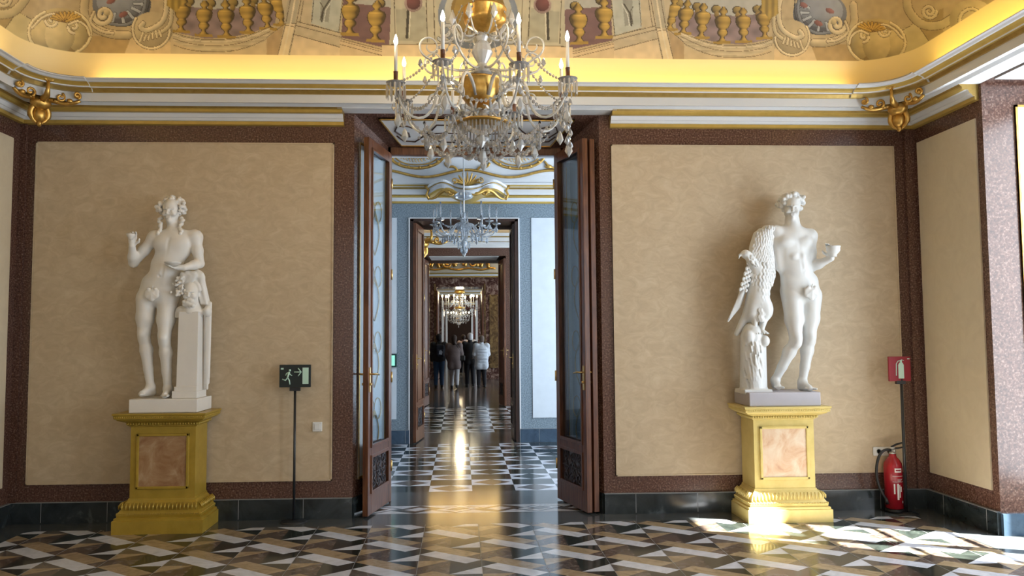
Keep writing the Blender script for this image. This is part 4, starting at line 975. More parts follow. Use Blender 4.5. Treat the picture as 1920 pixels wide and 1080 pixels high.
def arm(pr, s, e, w, sc=1.):
    s, e, w = V3(*s), V3(*e), V3(*w); m = s*.5+e*.5
    pr += [ell(s, (.062*sc, .058*sc, .062*sc), k=.03), cap(s, m, .050*sc, .046*sc, .03), cap(m, e, .046*sc, .038*sc, .02), cap(e, e*.65+w*.35, .038*sc, .041*sc, .02), cap(e*.65+w*.35, w, .041*sc, .026*sc, .02)]
def curls(c, r, pts, rad, seed, mat, parent, name='hair', extra=(), vox=.005):
    rs = np.random.RandomState(seed); pr = [ell(c, r, k=.01)]
    for p in pts:
        q = V3(*p)+rs.randn(3)*.004; pr.append(ell(q, rad*(1+.25*rs.rand()), k=.0035))
        v = unit(rs.randn(3)); w_ = unit(np.cross(v, rs.randn(3)))
        for t in range(4):
            a = t*1.5; pr.append(ell(q+(v*cos(a)+w_*sin(a))*rad*.75, rad*.42, k=.003))
    return link(name, sdf_mesh(name, pr+list(extra), vox, mat), parent)
# ---------------------------------------------------------------- pedestals
def pedestal(loc, label, paint, panel, W=.73, D=.42):
    e = empty('statue_pedestal', loc, 0, label, 'pedestal', 'gilded pedestals carrying the statues')
    def rings(prof):
        b = MB(); n = 4
        def ring(i, z): return [(-W/2+i, -D+i, z), (W/2-i, -D+i, z), (W/2-i, -i*.25, z), (-W/2+i, -i*.25, z)]
        R = [ring(i, z) for z, i in prof]; b.add(sum(R, []), [(j*4+k, j*4+(k+1) % 4, j*4+4+(k+1) % 4, j*4+4+k) for j in range(len(R)-1) for k in range(4)]+[(3, 2, 1, 0), tuple(4*(len(R)-1)+k for k in range(4))])
        return b
    rings([(0, 0), (.105, .0), (.11, .012), (.125, .012), (.13, .03), (.15, .024), (.165, .034), (.18, .045), (.24, .075), (.255, .09), (.27, .093), (.275, .105)]).build('base', paint, e)
    rings([(.27, .10), (.865, .10)]).build('shaft', paint, e)
    rings([(.855, .10), (.862, .088), (.87, .088), (.875, .075), (.89, .078), (.9, .055), (.915, .02), (.925, .012), (.93, -.002), (.957, -.004), (.962, -.012), (.975, -.012)]).build('cap', paint, e)
    b = MB(); y = -D+.105*.25
    yf = -D+.10; x0, x1, z0, z1 = -.215, .215, .345, .80; t = .022
    for a, c in (((x0, z0), (x1, z0+t)), ((x0, z1-t), (x1, z1)), ((x0, z0), (x0+t, z1)), ((x1-t, z0), (x1, z1))): b.box((a[0], yf-.014, a[1]), (c[0], yf+.004, c[1]))
    b.build('panel_moulding', paint, e, bevel=.004)
    b = MB(); b.box((x0+t*.8, yf-.005, z0+t*.8), (x1-t*.8, yf+.004, z1-t*.8)); b.build('marble_panel', panel, e)
    def course(i, z, hh, step, tilt, bead=False):           # carved leaf and bead courses
        b = MB()
        for (ax, ay), (bx_, by_) in (((-W/2+i, -D+i), (W/2-i, -D+i)), ((-W/2+i, -D+i), (-W/2+i, -.01)), ((W/2-i, -D+i), (W/2-i, -.01))):
            L = sqrt((bx_-ax)**2+(by_-ay)**2); n = int(L/step)
            for k in range(n):
                t_ = (k+.5)/n; x, y_ = ax+(bx_-ax)*t_, ay+(by_-ay)*t_
                if bead: b.ball((x, y_, z), (.006, .006, .007), 6)
                else:
                    ox, oy = (0, -1) if abs(by_-ay) < 1e-6 else (-1 if ax < 0 else 1, 0)
                    b.tube([(x+ox*tilt, y_+oy*tilt, z-hh/2), (x+ox*(tilt*.6+.006), y_+oy*(tilt*.6+.006), z), (x, y_, z+hh/2)], [.004, .0095, .005], 5)
        b.build('bead_course' if bead else 'leaf_course', paint, e)
    course(.052, .215, .055, .030, .024); course(.026, .158, 0, .014, 0, True); course(.074, .882, .022, .022, -.006); course(-.003, .945, 0, .016, 0, True)
    return e
PEDL, PEDR = (-2.475, -.034, 0), (2.79, -.034, 0)
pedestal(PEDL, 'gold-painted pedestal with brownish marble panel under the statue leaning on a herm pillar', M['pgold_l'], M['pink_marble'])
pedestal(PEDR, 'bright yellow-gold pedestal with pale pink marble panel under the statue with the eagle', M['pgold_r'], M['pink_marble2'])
def slab(parent, x0, x1, y0, y1, z0, z1, mat):
    b = MB(); b.box((x0, y0, z0), (x1, y1, z1)); return b.build('plinth', mat, parent, bevel=.006)
# ---------------------------------------------------------------- left statue
AL = onY(314.5, 744, -.22); ZL = 1.092
sl = empty('marble_statue', (AL[0], -.22, .976), 0, 'white marble statue of a wreathed youth raising a cup, leaning on a bearded herm pillar', 'statue')
zo = ZL-.976
def L_(x, y, d=0.): return V3((x-330)/525, d, (993-y)/525+zo)
slab(sl, -.25, .318, -.19, .18, 0, zo, M['marble'])
pr = [ell(L_(343, 295), (.158, .098, .145), k=.03), ell(L_(314, 385), (.136, .088, .13), k=.06), ell(L_(285, 470), (.158, .098, .12), k=.06), ell(L_(277, 525), (.172, .10, .09), k=.05),
      ell(L_(235, 505, .05), (.09, .09, .10), k=.04), ell(L_(325, 505, .05), (.085, .09, .10), k=.04),
      ell(L_(300, 280, -.048), (.070, .042, .055), k=.05), ell(L_(384, 278, -.048), (.070, .042, .055), k=.05), ell(L_(306, 420, -.045), (.085, .055, .09), k=.05),
      cap(L_(350, 240), L_(338, 180), .062, .052, .04), cap(L_(262, 248), L_(438, 244), .050, .050, .05),
      cap(L_(272, 238, -.02), L_(335, 222, -.04), .020, .014, .02), cap(L_(432, 236, -.02), L_(358, 222, -.04), .020, .014, .02),
      cap(L_(341, 262, -.105), L_(312, 440, -.11), .006, .004, .02, sub=True), ell(L_(301, 437, -.105), .009, k=.01, sub=True),
      cap(L_(210, 555, -.10), L_(262, 590, -.11), .008, .006, .02, sub=True)]
legs(pr, [L_(226, 545), L_(320, 545)], [L_(220, 710, -.01), L_(320, 725, -.05)], [L_(253, 945, 0), L_(334, 952, -.02)], [(-.35, -1, 0), (.12, -1, 0)], .94)
arm(pr, L_(256, 255), L_(168, 372, -.02), L_(182, 300, -.12)); hand(pr, L_(182, 300, -.12), (.10, -.15, 1), (.2, -1, .2), 1, .75, .95)
arm(pr, L_(441, 252), L_(462, 375, .0), L_(418, 400, -.14)); hand(pr, L_(418, 400, -.14), (-1, -.35, -.05), (-.1, -.2, 1), 1, .35, .95)
face(pr, L_(334, 128, -.01), (-.05, -1, -.06), (0, 0, 1), 1.0)
link('figure', sdf_mesh('figure', pr, .0055, M['marble']), sl)
rs = np.random.RandomState(5); pts = []
for k in range(90):
    a = rs.uniform(-.45, pi+.45); rr = rs.uniform(.080, .118); pts.append(L_(334, 122)+V3(rr*cos(a)*1.0, rs.uniform(-.06, .05), rr*sin(a)*.9+.012))
for k in range(30): a = rs.uniform(0, 2*pi); pts.append(L_(334, 100)+V3(.06*cos(a), .03+.06*abs(sin(a)), rs.uniform(-.05, .03)))
for t, xx_ in ((-1, 286), (1, 382)):
    for k in range(9): pts.append(L_(xx_+t*(4*sin(k)), 160+k*10, -.02-.006*k))
curls(L_(334, 112, .026), (.086, .084, .088), pts, .0155, 3, M['marble'], sl)
leaf_mesh('fig_leaf', M['marble'], sl, tuple(L_(272, 518, -.112)), 1.15)
b = MB(); c = L_(188, 258, -.175); b.lathe([(.016, -.03), (.018, -.02), (.030, -.005), (.036, .012), (.034, .022), (.028, .012), (.01, .0)], 14, tuple(c)); b.build('cup', M['marble'], sl)
b = MB(); c = L_(378, 384, -.19); b.lathe([(.01, -.022), (.035, -.016), (.060, .0), (.072, .012), (.066, .012), (.03, -.004), (.004, -.01)], 18, tuple(c)); b.build('bowl', M['marble'], sl)
b = MB()                                                 # herm pillar
x0, x1, x2, x3 = L_(392, 0)[0], L_(476, 0)[0], L_(386, 0)[0], L_(480, 0)[0]
zb_, zt_ = zo, L_(0, 600)[2]
b.hexa([(x2, -.11, zb_+.06), (x3, -.11, zb_+.06), (x3, .09, zb_+.06), (x2, .09, zb_+.06), (x0-.004, -.10, zt_), (x1+.006, -.10, zt_), (x1+.006, .08, zt_), (x0-.004, .08, zt_)])
b.box((L_(373, 0)[0], -.135, zb_), (L_(484, 0)[0], .11, zb_+.062)); b.box((L_(380, 0)[0], -.122, zb_+.06), (L_(481, 0)[0], .10, zb_+.10))
b.box((L_(366, 0)[0], -.06, L_(0, 628)[2]), (x0+.01, .02, L_(0, 600)[2]))
b.build('pillar', M['marble'], sl, bevel=.005)
pr = []; face(pr, L_(436, 515, -.05), (.05, -1, -.02), (0, 0, 1), .92)
for k in range(26): a = k/26*pi; pr.append(ell(L_(436, 552, -.10)+V3(.045*cos(a)*(.5+.5*((k*7) % 5)/4), -.012+.02*((k*3) % 4)/4, -.045*((k*5) % 7)/7), .017, k=.005))
for k in range(16): a = k/15*pi; pr.append(ell(L_(436, 500, -.06)+V3(.07*cos(a), 0, .075*sin(a)), .021, k=.006))
pr += [cap(L_(436, 560, -.02), L_(436, 612, -.01), .06, .085, .03), ell(L_(436, 600, -.01), (.105, .09, .05), k=.03), ell(L_(385, 600, -.02), (.045, .05, .05), k=.03), ell(L_(505, 598, -.02), (.035, .05, .05), k=.02)]
link('herm_head', sdf_mesh('herm_head', pr, .0055, M['marble']), sl)
pr = []
for k in range(9):                                       # drapery from the elbow over the herm and down the side
    x = 452+k*6.5; pr.append(cap(L_(448+k*4, 415+abs(k-4)*3, -.05+.02*(k % 2)), L_(478+k*3.2, 560, -.02+.018*(k % 3)), .020, .014, .008))
    if k > 2: pr.append(cap(L_(486+k*3.4, 560, .0+.014*(k % 2)), L_(484+k*3.0, 955-25*(k % 3), .02+.012*(k % 2)), .015, .011, .008))
for k in range(7): pr.append(cap(L_(402+k*9, 428+6*sin(k*2), -.09), L_(382+k*8, 500+20*(k % 2), -.05), .020, .013, .010))
pr += [cap(L_(425, 425, -.07), L_(478, 440, -.04), .030, .028, .02), ell(L_(383, 600, -.03), (.03, .03, .045), k=.02)]
link('drapery', sdf_mesh('drapery', pr, .0055, M['marble']), sl)
pr = [ell(L_(396+rs.randn()*11, 440+k*2.0, -.12+rs.randn()*.010), .0125, k=.004) for k in range(44)]
link('grape_cluster', sdf_mesh('grape_cluster', pr, .0045, M['marble']), sl)
# ---------------------------------------------------------------- right statue
AR = onY(1499.4, 735, -.22)
sr = empty('marble_statue', (AR[0], -.22, .976), 0, 'white marble statue of a curly-haired youth holding a bowl beside a perched eagle', 'statue')
def R_(x, y, d=0.): return V3((x-440)/525, d, (963-y)/525+zo)
slab(sr, -.525, .10, -.19, .18, 0, zo, M['slab'])
pr = [ell(R_(430, 300), (.182, .102, .145), k=.03), ell(R_(430, 385), (.152, .092, .14), k=.06), ell(R_(455, 465), (.168, .10, .12), k=.06), ell(R_(465, 520), (.175, .10, .09), k=.04),
      ell(R_(422, 505, .05), (.09, .09, .10), k=.04), ell(R_(508, 505, .05), (.085, .09, .10), k=.04),
      ell(R_(384, 283, -.060), (.082, .050, .056), k=.018), ell(R_(472, 283, -.060), (.078, .050, .056), k=.018), ell(R_(445, 400, -.05), (.09, .05, .09), k=.04), ell(R_(415, 350, -.075), (.035, .028, .03), k=.02), ell(R_(455, 350, -.075), (.035, .028, .03), k=.02),
      cap(R_(432, 240), R_(429, 175), .070, .062, .05), cap(R_(348, 236), R_(512, 246), .060, .056, .06),
      cap(R_(432, 262, -.112), R_(450, 430, -.118), .006, .005, .02, sub=True), ell(R_(458, 415, -.112), .010, k=.01, sub=True),
      cap(R_(380, 325, -.11), R_(485, 325, -.11), .005, .005, .02, sub=True),
      cap(R_(395, 500, -.095), R_(468, 548, -.11), .007, .006, .02, sub=True), cap(R_(540, 490, -.09), R_(492, 548, -.11), .007, .006, .02, sub=True),
      cap(R_(338, 280, -.02), R_(352, 400, -.02), .03, .02, .05)]
legs(pr, [R_(418, 545), R_(508, 545)], [R_(408, 735, -.09), R_(488, 725, -.03)], [R_(335, 915, .04), R_(452, 922, -.01)], [(-.15, -1, -.02), (.18, -1, 0)], .98)
arm(pr, R_(345, 235), R_(272, 262, .04), R_(240, 330, .0)); hand(pr, R_(240, 330, .0), (-.3, -.4, -1), (.6, -.8, 0), 1, .5)
arm(pr, R_(512, 255), R_(524, 395, .03), R_(585, 360, -.10)); hand(pr, R_(585, 360, -.10), (-.2, -.5, 1), (-.6, -.6, 0), -1, .5)
face(pr, R_(425, 118, -.01), (-.30, -1, -.12), (0, 0, 1), 1.02)
link('figure', sdf_mesh('figure', pr, .0055, M['marble2']), sr)
rs = np.random.RandomState(9); pts = []
for k in range(120):
    a = rs.uniform(.1, pi-.1) if k % 3 else rs.uniform(-.35, pi+.35); rr = rs.uniform(.082, .106); pts.append(R_(429, 112)+V3(rr*cos(a), rs.uniform(-.05 if sin(a) < .6 else -.075, .08), rr*sin(a)*.90+.014))
for k in range(14): pts.append(R_(388+6*k, 78+5*sin(k*1.7), -.078+.004*abs(k-7)))
curls(R_(429, 98, .028), (.086, .084, .088), pts, .0170, 4, M['marble2'], sr)
leaf_mesh('fig_leaf', M['marble2'], sr, tuple(R_(482, 515, -.118)), 1.2)
b = MB(); c = R_(578, 330, -.17); b.lathe([(.028, -.05), (.030, -.03), (.048, -.012), (.058, .005), (.058, .030), (.062, .034), (.062, .042), (.054, .042), (.05, .02)], 20, tuple(c)); b.build('bowl', M['marble2'], sr)
pr = [ell(R_(272, 430, .01), (.118, .085, .14), k=.04), ell(R_(258, 510, .0), (.10, .08, .13), k=.05), ell(R_(282, 590, -.02), (.072, .068, .10), k=.03), ell(R_(225, 600, .0), (.066, .066, .10), k=.03), ell(R_(250, 560, .0), (.10, .08, .10), k=.04),
      cap(R_(275, 630, -.03), R_(258, 682, -.05), .038, .022, .02), cap(R_(232, 620, -.03), R_(225, 685, -.05), .030, .020, .02),
      cap(R_(245, 400, -.02), R_(205, 350, -.06), .060, .036, .04), ell(R_(190, 338, -.06), (.044, .044, .038), k=.02), cap(R_(176, 336, -.065), R_(160, 343, -.07), .018, .011, .01), cap(R_(160, 343, -.07), R_(155, 360, -.07), .010, .003, .006), ell(R_(184, 331, -.102), .007, k=.004, sub=True),
      cap(R_(215, 600, .03), R_(155, 700, .03), .045, .022, .03)]
for s_ in (0, 1):
    for j in range(4): pr.append(cap(R_(258-32*s_, 682, -.05), R_(250-36*s_+12*j, 702, -.10+.02*abs(j-1.5)), .012, .007, .006))
for r in range(18):                                      # breast feathers
    for q in range(7):
        y = 385+r*15; t = (q-3)/3; w_ = .095-.0028*r
        pr.append(ell(R_(270-r*1.2+(r % 2)*6, y)+V3(t*w_, -.075*sqrt(max(0, 1-t*t*.9))-.004, 0), (.013, .007, .021), k=.002))
for q in range(34): t = rs.uniform(0, 1); pr.append(ell(R_(196+46*t+rs.uniform(-14, 14), 345+52*t+rs.uniform(-8, 8), -.062-.03*(1-t)-.012+.02*rs.rand()), (.010, .009, .017), (0, -.6, 0), k=.003))
eg = link('eagle', sdf_mesh('eagle', pr, .0055, M['marble2']), sr)
pr = []; ys = [215, 240, 300, 360, 430, 480, 520]; xl_ = [292, 246, 224, 216, 214, 212, 210]; xr_ = [345, 336, 324, 330, 334, 318, 290]
for r in range(20):                                      # raised wing wrapping the shoulder
    y = 218+r*13.5; a, c = np.interp(y, ys, xl_), np.interp(y, ys, xr_); pr.append(cap(R_(a+14, y, .0), R_(c-12, y, -.01), .032, .032, .015)); n = int((c-a)/12)
    for q in range(n+1):
        t = (q+.5*(r % 2))/n; x = a+6+(c-a-12)*min(t, 1); pr.append(ell(R_(x, y+rs.uniform(-3, 3), -.042-.022*sin(pi*min(t, 1))), (.0120, .013, .024), (.25, .35-.5*t, 0), k=.0015))
link('wing', sdf_mesh('wing', pr, .0055, M['marble2']), eg)
pr = []
for q in range(7):                                       # folded wing with long primaries
    t = q/6; p0 = R_(222-16*t, 365+18*q, -.02+.01*q); p1 = R_(176-22*t+10, 480+16*q, -.015+.006*q); p2 = R_(176-62*t**.8, 520+20*q+4, .0+.004*q)
    pr += [cap(p0, p1, .026, .020, .010), cap(p1, p2, .020, .008, .006), cap(p0+V3(0, -.022, 0), p2+V3(0, -.012, .02), .004, .003, .003)]
for q in range(26): t = q/25; pr.append(ell(R_(226-50*t+10*((q*3) % 4-1.5), 355+150*t, -.045), (.013, .009, .020), (0, .3, 0), k=.002))
link('wing', sdf_mesh('wing', pr, .0055, M['marble2']), eg)
pr = [cap(R_(222, 955, .0), R_(222, 700, .0), .105, .090, .02), cap(R_(180, 950, .0), R_(190, 715, -.01), .040, .045, .02), cap(R_(262, 950, .0), R_(262, 730, -.01), .045, .042, .02),
      ell(R_(196, 715, -.06), (.048, .045, .055), k=.012), ell(R_(268, 735, -.06), (.045, .04, .05), k=.012), bxs(R_(222, 963, 0), (.125, .12, .02), k=.02)]
for q in range(46): a = rs.uniform(-1.3, 1.3); y = rs.uniform(720, 945); pr.append(cap(R_(222, y)+V3(.095*sin(a), -.095*cos(a), .03), R_(222, y)+V3(.10*sin(a+.1), -.10*cos(a+.1), -.03), .008, .005, .006, sub=(q % 3 == 0)))
link('tree_stump', sdf_mesh('tree_stump', pr, .006, M['marble2']), sr)
# ================================================================ SMALL THINGS IN THE NEAR ROOM
def poly_plate(b, P, y, t, mi, X, Z): b.prism([(X(p[0]), Z(p[1])) for p in P], y-t, y, mi, 'y')
# exit sign on its pole
es = onY(554, 705, -.10)
e = empty('exit_sign_stand', (es[0], -.11, 0), 0, 'black pole stand carrying an emergency exit sign with running figure and arrow', 'sign')
b = MB(); b.lathe([(.115, 0), (.115, .006), (.05, .012), (.02, .018)], 24); b.build('base', M['black'], e)
b = MB(); b.lathe([(.011, .012), (.011, 1.135)], 10); b.build('pole', M['black'], e)
b = MB(); b.box((-.045, -.016, 1.125), (.045, .016, 1.155)); b.build('bracket', M['black'], e)
zc_ = 1.255; w_, h_ = .135, .098
b = MB(); b.box((-w_, -.012, zc_-h_), (w_, .012, zc_+h_)); sg = b.build('sign_panel', flat('black_sign_face', (.012, .02, .02), .5), e, bevel=.003)
b = MB(); X = lambda u: (u-312)/302*2*w_; Z = lambda v: zc_+(242-v)/225*2*h_; yF = -.0125
T = lambda P, r: [b.tube([(X(p[0]), yF-.001, Z(p[1])) for p in P], r, 6, 0)]
b.lathe([(.0095, 0), (.0095, .003)], 12, (X(263), yF, Z(184)), axis=(0, -1, 0))
T([(258, 200), (243, 245), (240, 262)], .0085); T([(256, 205), (232, 214), (222, 236)], .0045); T([(258, 212), (268, 228), (284, 238)], .0045)
T([(243, 258), (258, 285), (264, 326)], .0062); T([(240, 258), (222, 284), (190, 272)], .0058)
T([(304, 202), (370, 202)], .0050); T([(342, 164), (372, 202), (342, 242)], .0055)
b.build('running_figure_symbol', M['sil'], sg)
b = MB(); b.box((X(386), yF-.003, Z(322)), (X(444), yF+.002, Z(158))); b.build('door_symbol', M['sil'], sg); b = MB(); b.box((X(176), yF-.002, Z(176)), (X(202), yF+.002, Z(160))); b.build('small_mark', M['sil'], sg)
# wall switch
s_ = onY(595, 800, -.02)
e = empty('wall_switch', (s_[0], -.013, s_[2]), 0, 'small square white wall switch on the cream panel right of the exit sign', 'switch')
b = MB(); b.box((-.042, -.012, -.042), (.042, 0, .042)); b.build('switch_plate', M['plastic'], e, bevel=.004)
b = MB(); b.box((-.026, -.017, -.026), (.026, -.010, .026)); b.build('rocker', M['plastic'], e, bevel=.003)
# double socket
s_ = onY(1657, 846, -.02)
e = empty('wall_socket', (s_[0], -.013, s_[2]), 0, 'white double electrical socket low on the wall above the fire extinguisher hose', 'socket')
b = MB(); b.box((-.10, -.011, -.04), (.10, 0, .04)); b.build('socket_plate', M['plastic'], e, bevel=.004)
for x in (-.048, .048):
    b = MB(); b.lathe([(.026, 0), (.026, .006), (.022, .006), (.020, -.004)], 20, (x, -.011, 0), axis=(0, -1, 0))
    for q in (-.009, .009): b.lathe([(.003, .0), (.003, .002)], 6, (x+q, -.014, 0), 1, axis=(0, -1, 0))
    b.build('socket_insert', [M['plastic'], M['rubber']], e)
# extinguisher sign on pole
s_ = onY(1692, 692, -.25)
e = empty('extinguisher_sign_stand', (s_[0]+.015, -.20, 0), 0, 'dark pole with a red fire extinguisher sign in the right corner', 'sign')
b = MB(); b.lathe([(.10, 0), (.10, .006), (.04, .012), (.02, .018)], 24); b.build('base', M['black'], e)
b = MB(); b.lathe([(.013, .012), (.013, 1.19)], 10); b.build('pole', M['black'], e)
zs_ = s_[2]
b = MB(); b.box((-.05, -.016, zs_-.135), (.03, .016, zs_-.105)); b.build('bracket', M['black'], e)
b = MB(); b.box((-.115, -.010, zs_-.11), (.085, .010, zs_+.11)); sg = b.build('sign_panel', M['redsign'], e, bevel=.003)
b = MB(); b.prism([(-.030, zs_-.085), (.020, zs_-.085), (.020, zs_+.035), (.010, zs_+.055), (-.020, zs_+.055), (-.030, zs_+.035)], -.0135, -.008, 0, 'y')
b.box((-.012, -.0135, zs_+.055), (.004, -.008, zs_+.08)); b.tube([(-.004, -.011, zs_+.073), (-.030, -.011, zs_+.07), (-.047, -.011, zs_+.045), (-.050, -.011, zs_-.06)], .0045, 6)
b.tube([(.0, -.011, zs_+.082), (.022, -.011, zs_+.074)], .003, 5); b.box((.055, -.0135, zs_+.085), (.075, -.008, zs_+.095)); b.build('extinguisher_symbol', M['sil'], sg)
# fire extinguisher
s_ = onY(1683, 900, -.17)
e = empty('fire_extinguisher', (s_[0]-.01, -.12, 0), 0, 'red fire extinguisher with black hose standing on the floor in the right corner', 'fire extinguisher')
b = MB(); r = .078; b.lathe([(r*.96, .0), (r, .012), (r, .03)], 28); b.build('foot_ring', M['rubber'], e)
b = MB(); b.lathe([(.05, .028), (r, .04), (r, .40), (r*.93, .435), (r*.7, .465), (.036, .485), (.030, .50), (.030, .515)], 32); b.build('cylinder', M['red'], e)
b = MB(); b.lathe([(.028, .51), (.028, .525), (.018, .53), (.018, .56), (.024, .562), (.024, .575)], 16); b.lathe([(.012, 0), (.012, .02)], 10, (0, -.02, .545), axis=(0, -1, 0)); b.build('valve', M['silver'], e)
b = MB(); b.tube([(-.01, 0, .575), (.05, 0, .60), (.11, 0, .612)], [.008, .010, .009], 6); b.tube([(.0, 0, .562), (.05, 0, .562), (.12, 0, .575)], [.008, .009, .008], 6); b.build('lever', M['rubber'], e)
b = MB(); b.tube(bez((-.02, -.01, .545), (-.10, -.02, .58), (-.165, -.03, .50), (-.17, -.03, .36), 14)+bez((-.17, -.03, .36), (-.172, -.03, .25), (-.13, -.05, .16), (-.10, -.05, .12), 10)[1:], .012, 8); b.lathe([(.014, 0), (.017, .05)], 10, (-.105, -.05, .13), axis=(.3, 0, -1)); b.build('hose', M['rubber'], e)
b = MB()
def onr(a, z): return ((r+.0012)*sin(a), -(r+.0012)*cos(a), z)
def lab(a0, a1, z0, z1, mi, rr=0):
    n = 6
    for i in range(n):
        q0, q1 = a0+(a1-a0)*i/n, a0+(a1-a0)*(i+1)/n; R0 = r+.0010+rr
        b.add([(R0*sin(q0), -R0*cos(q0), z0), (R0*sin(q1), -R0*cos(q1), z0), (R0*sin(q1), -R0*cos(q1), z1), (R0*sin(q0), -R0*cos(q0), z1)], [(0, 1, 2, 3)], mi)
lab(-.35, .45, .36, .395, 0); lab(-.25, .35, .372, .384, 1, .0006)
b.build('name_label', [M['plastic'], M['redsign']], e); b = MB(); lab(-.6, .7, .325, .328, 0); lab(-.6, .7, .275, .278, 0); lab(-.5, -.35, .17, .26, 0); lab(-.15, .05, .12, .262, 0); lab(.1, .22, .14, .25, 0); lab(.28, .4, .19, .235, 0); lab(.45, .6, .09, .11, 0)
for q in range(4): lab(-.1, .6-.1*q, .30-.006*q, .302-.006*q, 0)
b.build('instruction_label', [M['plastic'], M['redsign']], e)
# small backlit sign in the second room
s_ = onY(736, 676, 4.62)
e = empty('small_exit_sign', (s_[0], 4.63, s_[2]), 0, 'small green lit sign with dark frame on the wall left of the blue doorway', 'sign')
b = MB(); b.box((-.06, -.02, -.10), (.06, .05, .10)); b.build('sign_frame', flat('teal_dark_frame', (.01, .05, .05), .4), e, bevel=.004)
b = MB(); b.box((-.035, -.024, -.075), (.035, -.018, .075)); b.build('lit_face', M['signglow'], e)
sl.scale = (.985, 1, .972); sr.scale = (1, 1, 1.015)
# ================================================================ CHANDELIERS
def prism_mesh(L, w):
    b = MB(); b.add([(-w, 0, -L*.08), (0, -w*.6, -L*.08), (w, 0, -L*.08), (0, w*.6, -L*.08), (-w*.8, 0, -L*.86), (0, -w*.5, -L*.86), (w*.8, 0, -L*.86), (0, w*.5, -L*.86), (0, 0, 0), (0, 0, -L)],
        [(0, 1, 5, 4), (1, 2, 6, 5), (2, 3, 7, 6), (3, 0, 4, 7), (8, 1, 0), (8, 2, 1), (8, 3, 2), (8, 0, 3), (9, 4, 5), (9, 5, 6), (9, 6, 7), (9, 7, 4)]); return b
PRISM = prism_mesh(.105, .0075).mesh('crystal_prism', M['crystal']); PRISM_B = prism_mesh(.10, .009).mesh('crystal_prism', M['crystal2'])
def dropm(name, r, h, mat, n=6): b = MB(); b.drop((0, 0, 0), r, h, n); return b.mesh(name, mat)
DR = {k: dropm('crystal_drop', *v) for k, v in {'s': (.012, .04, M['crystal']), 'm': (.018, .065, M['crystal']), 'l': (.027, .11, M['crystalw']), 'b': (.022, .085, M['crystal2'])}.items()}
def lnk(name, me, parent, loc, rz=0): o = link(name, me, parent, loc); o.rotation_euler = (0, 0, rz); return o
def beads(b, pts, r0, r1=None, n=6, ends=None):
    """string of faceted beads along a catenary-like path"""
    N = len(pts); b.tube(pts, min(.004, r0*.4), 4)
    for i, p in enumerate(pts):
        t = i/(N-1); r = r0+((r1 or r0)-r0)*sin(pi*t); b.ball(tuple(p), (r, r, r*1.25), n, smooth=False)
def sag(p0, p1, drop, n): 
    p0, p1 = Vector(p0), Vector(p1); return [p0.lerp(p1, i/(n-1))-Vector((0, 0, drop*4*(i/(n-1))*(1-i/(n-1)))) for i in range(n)]
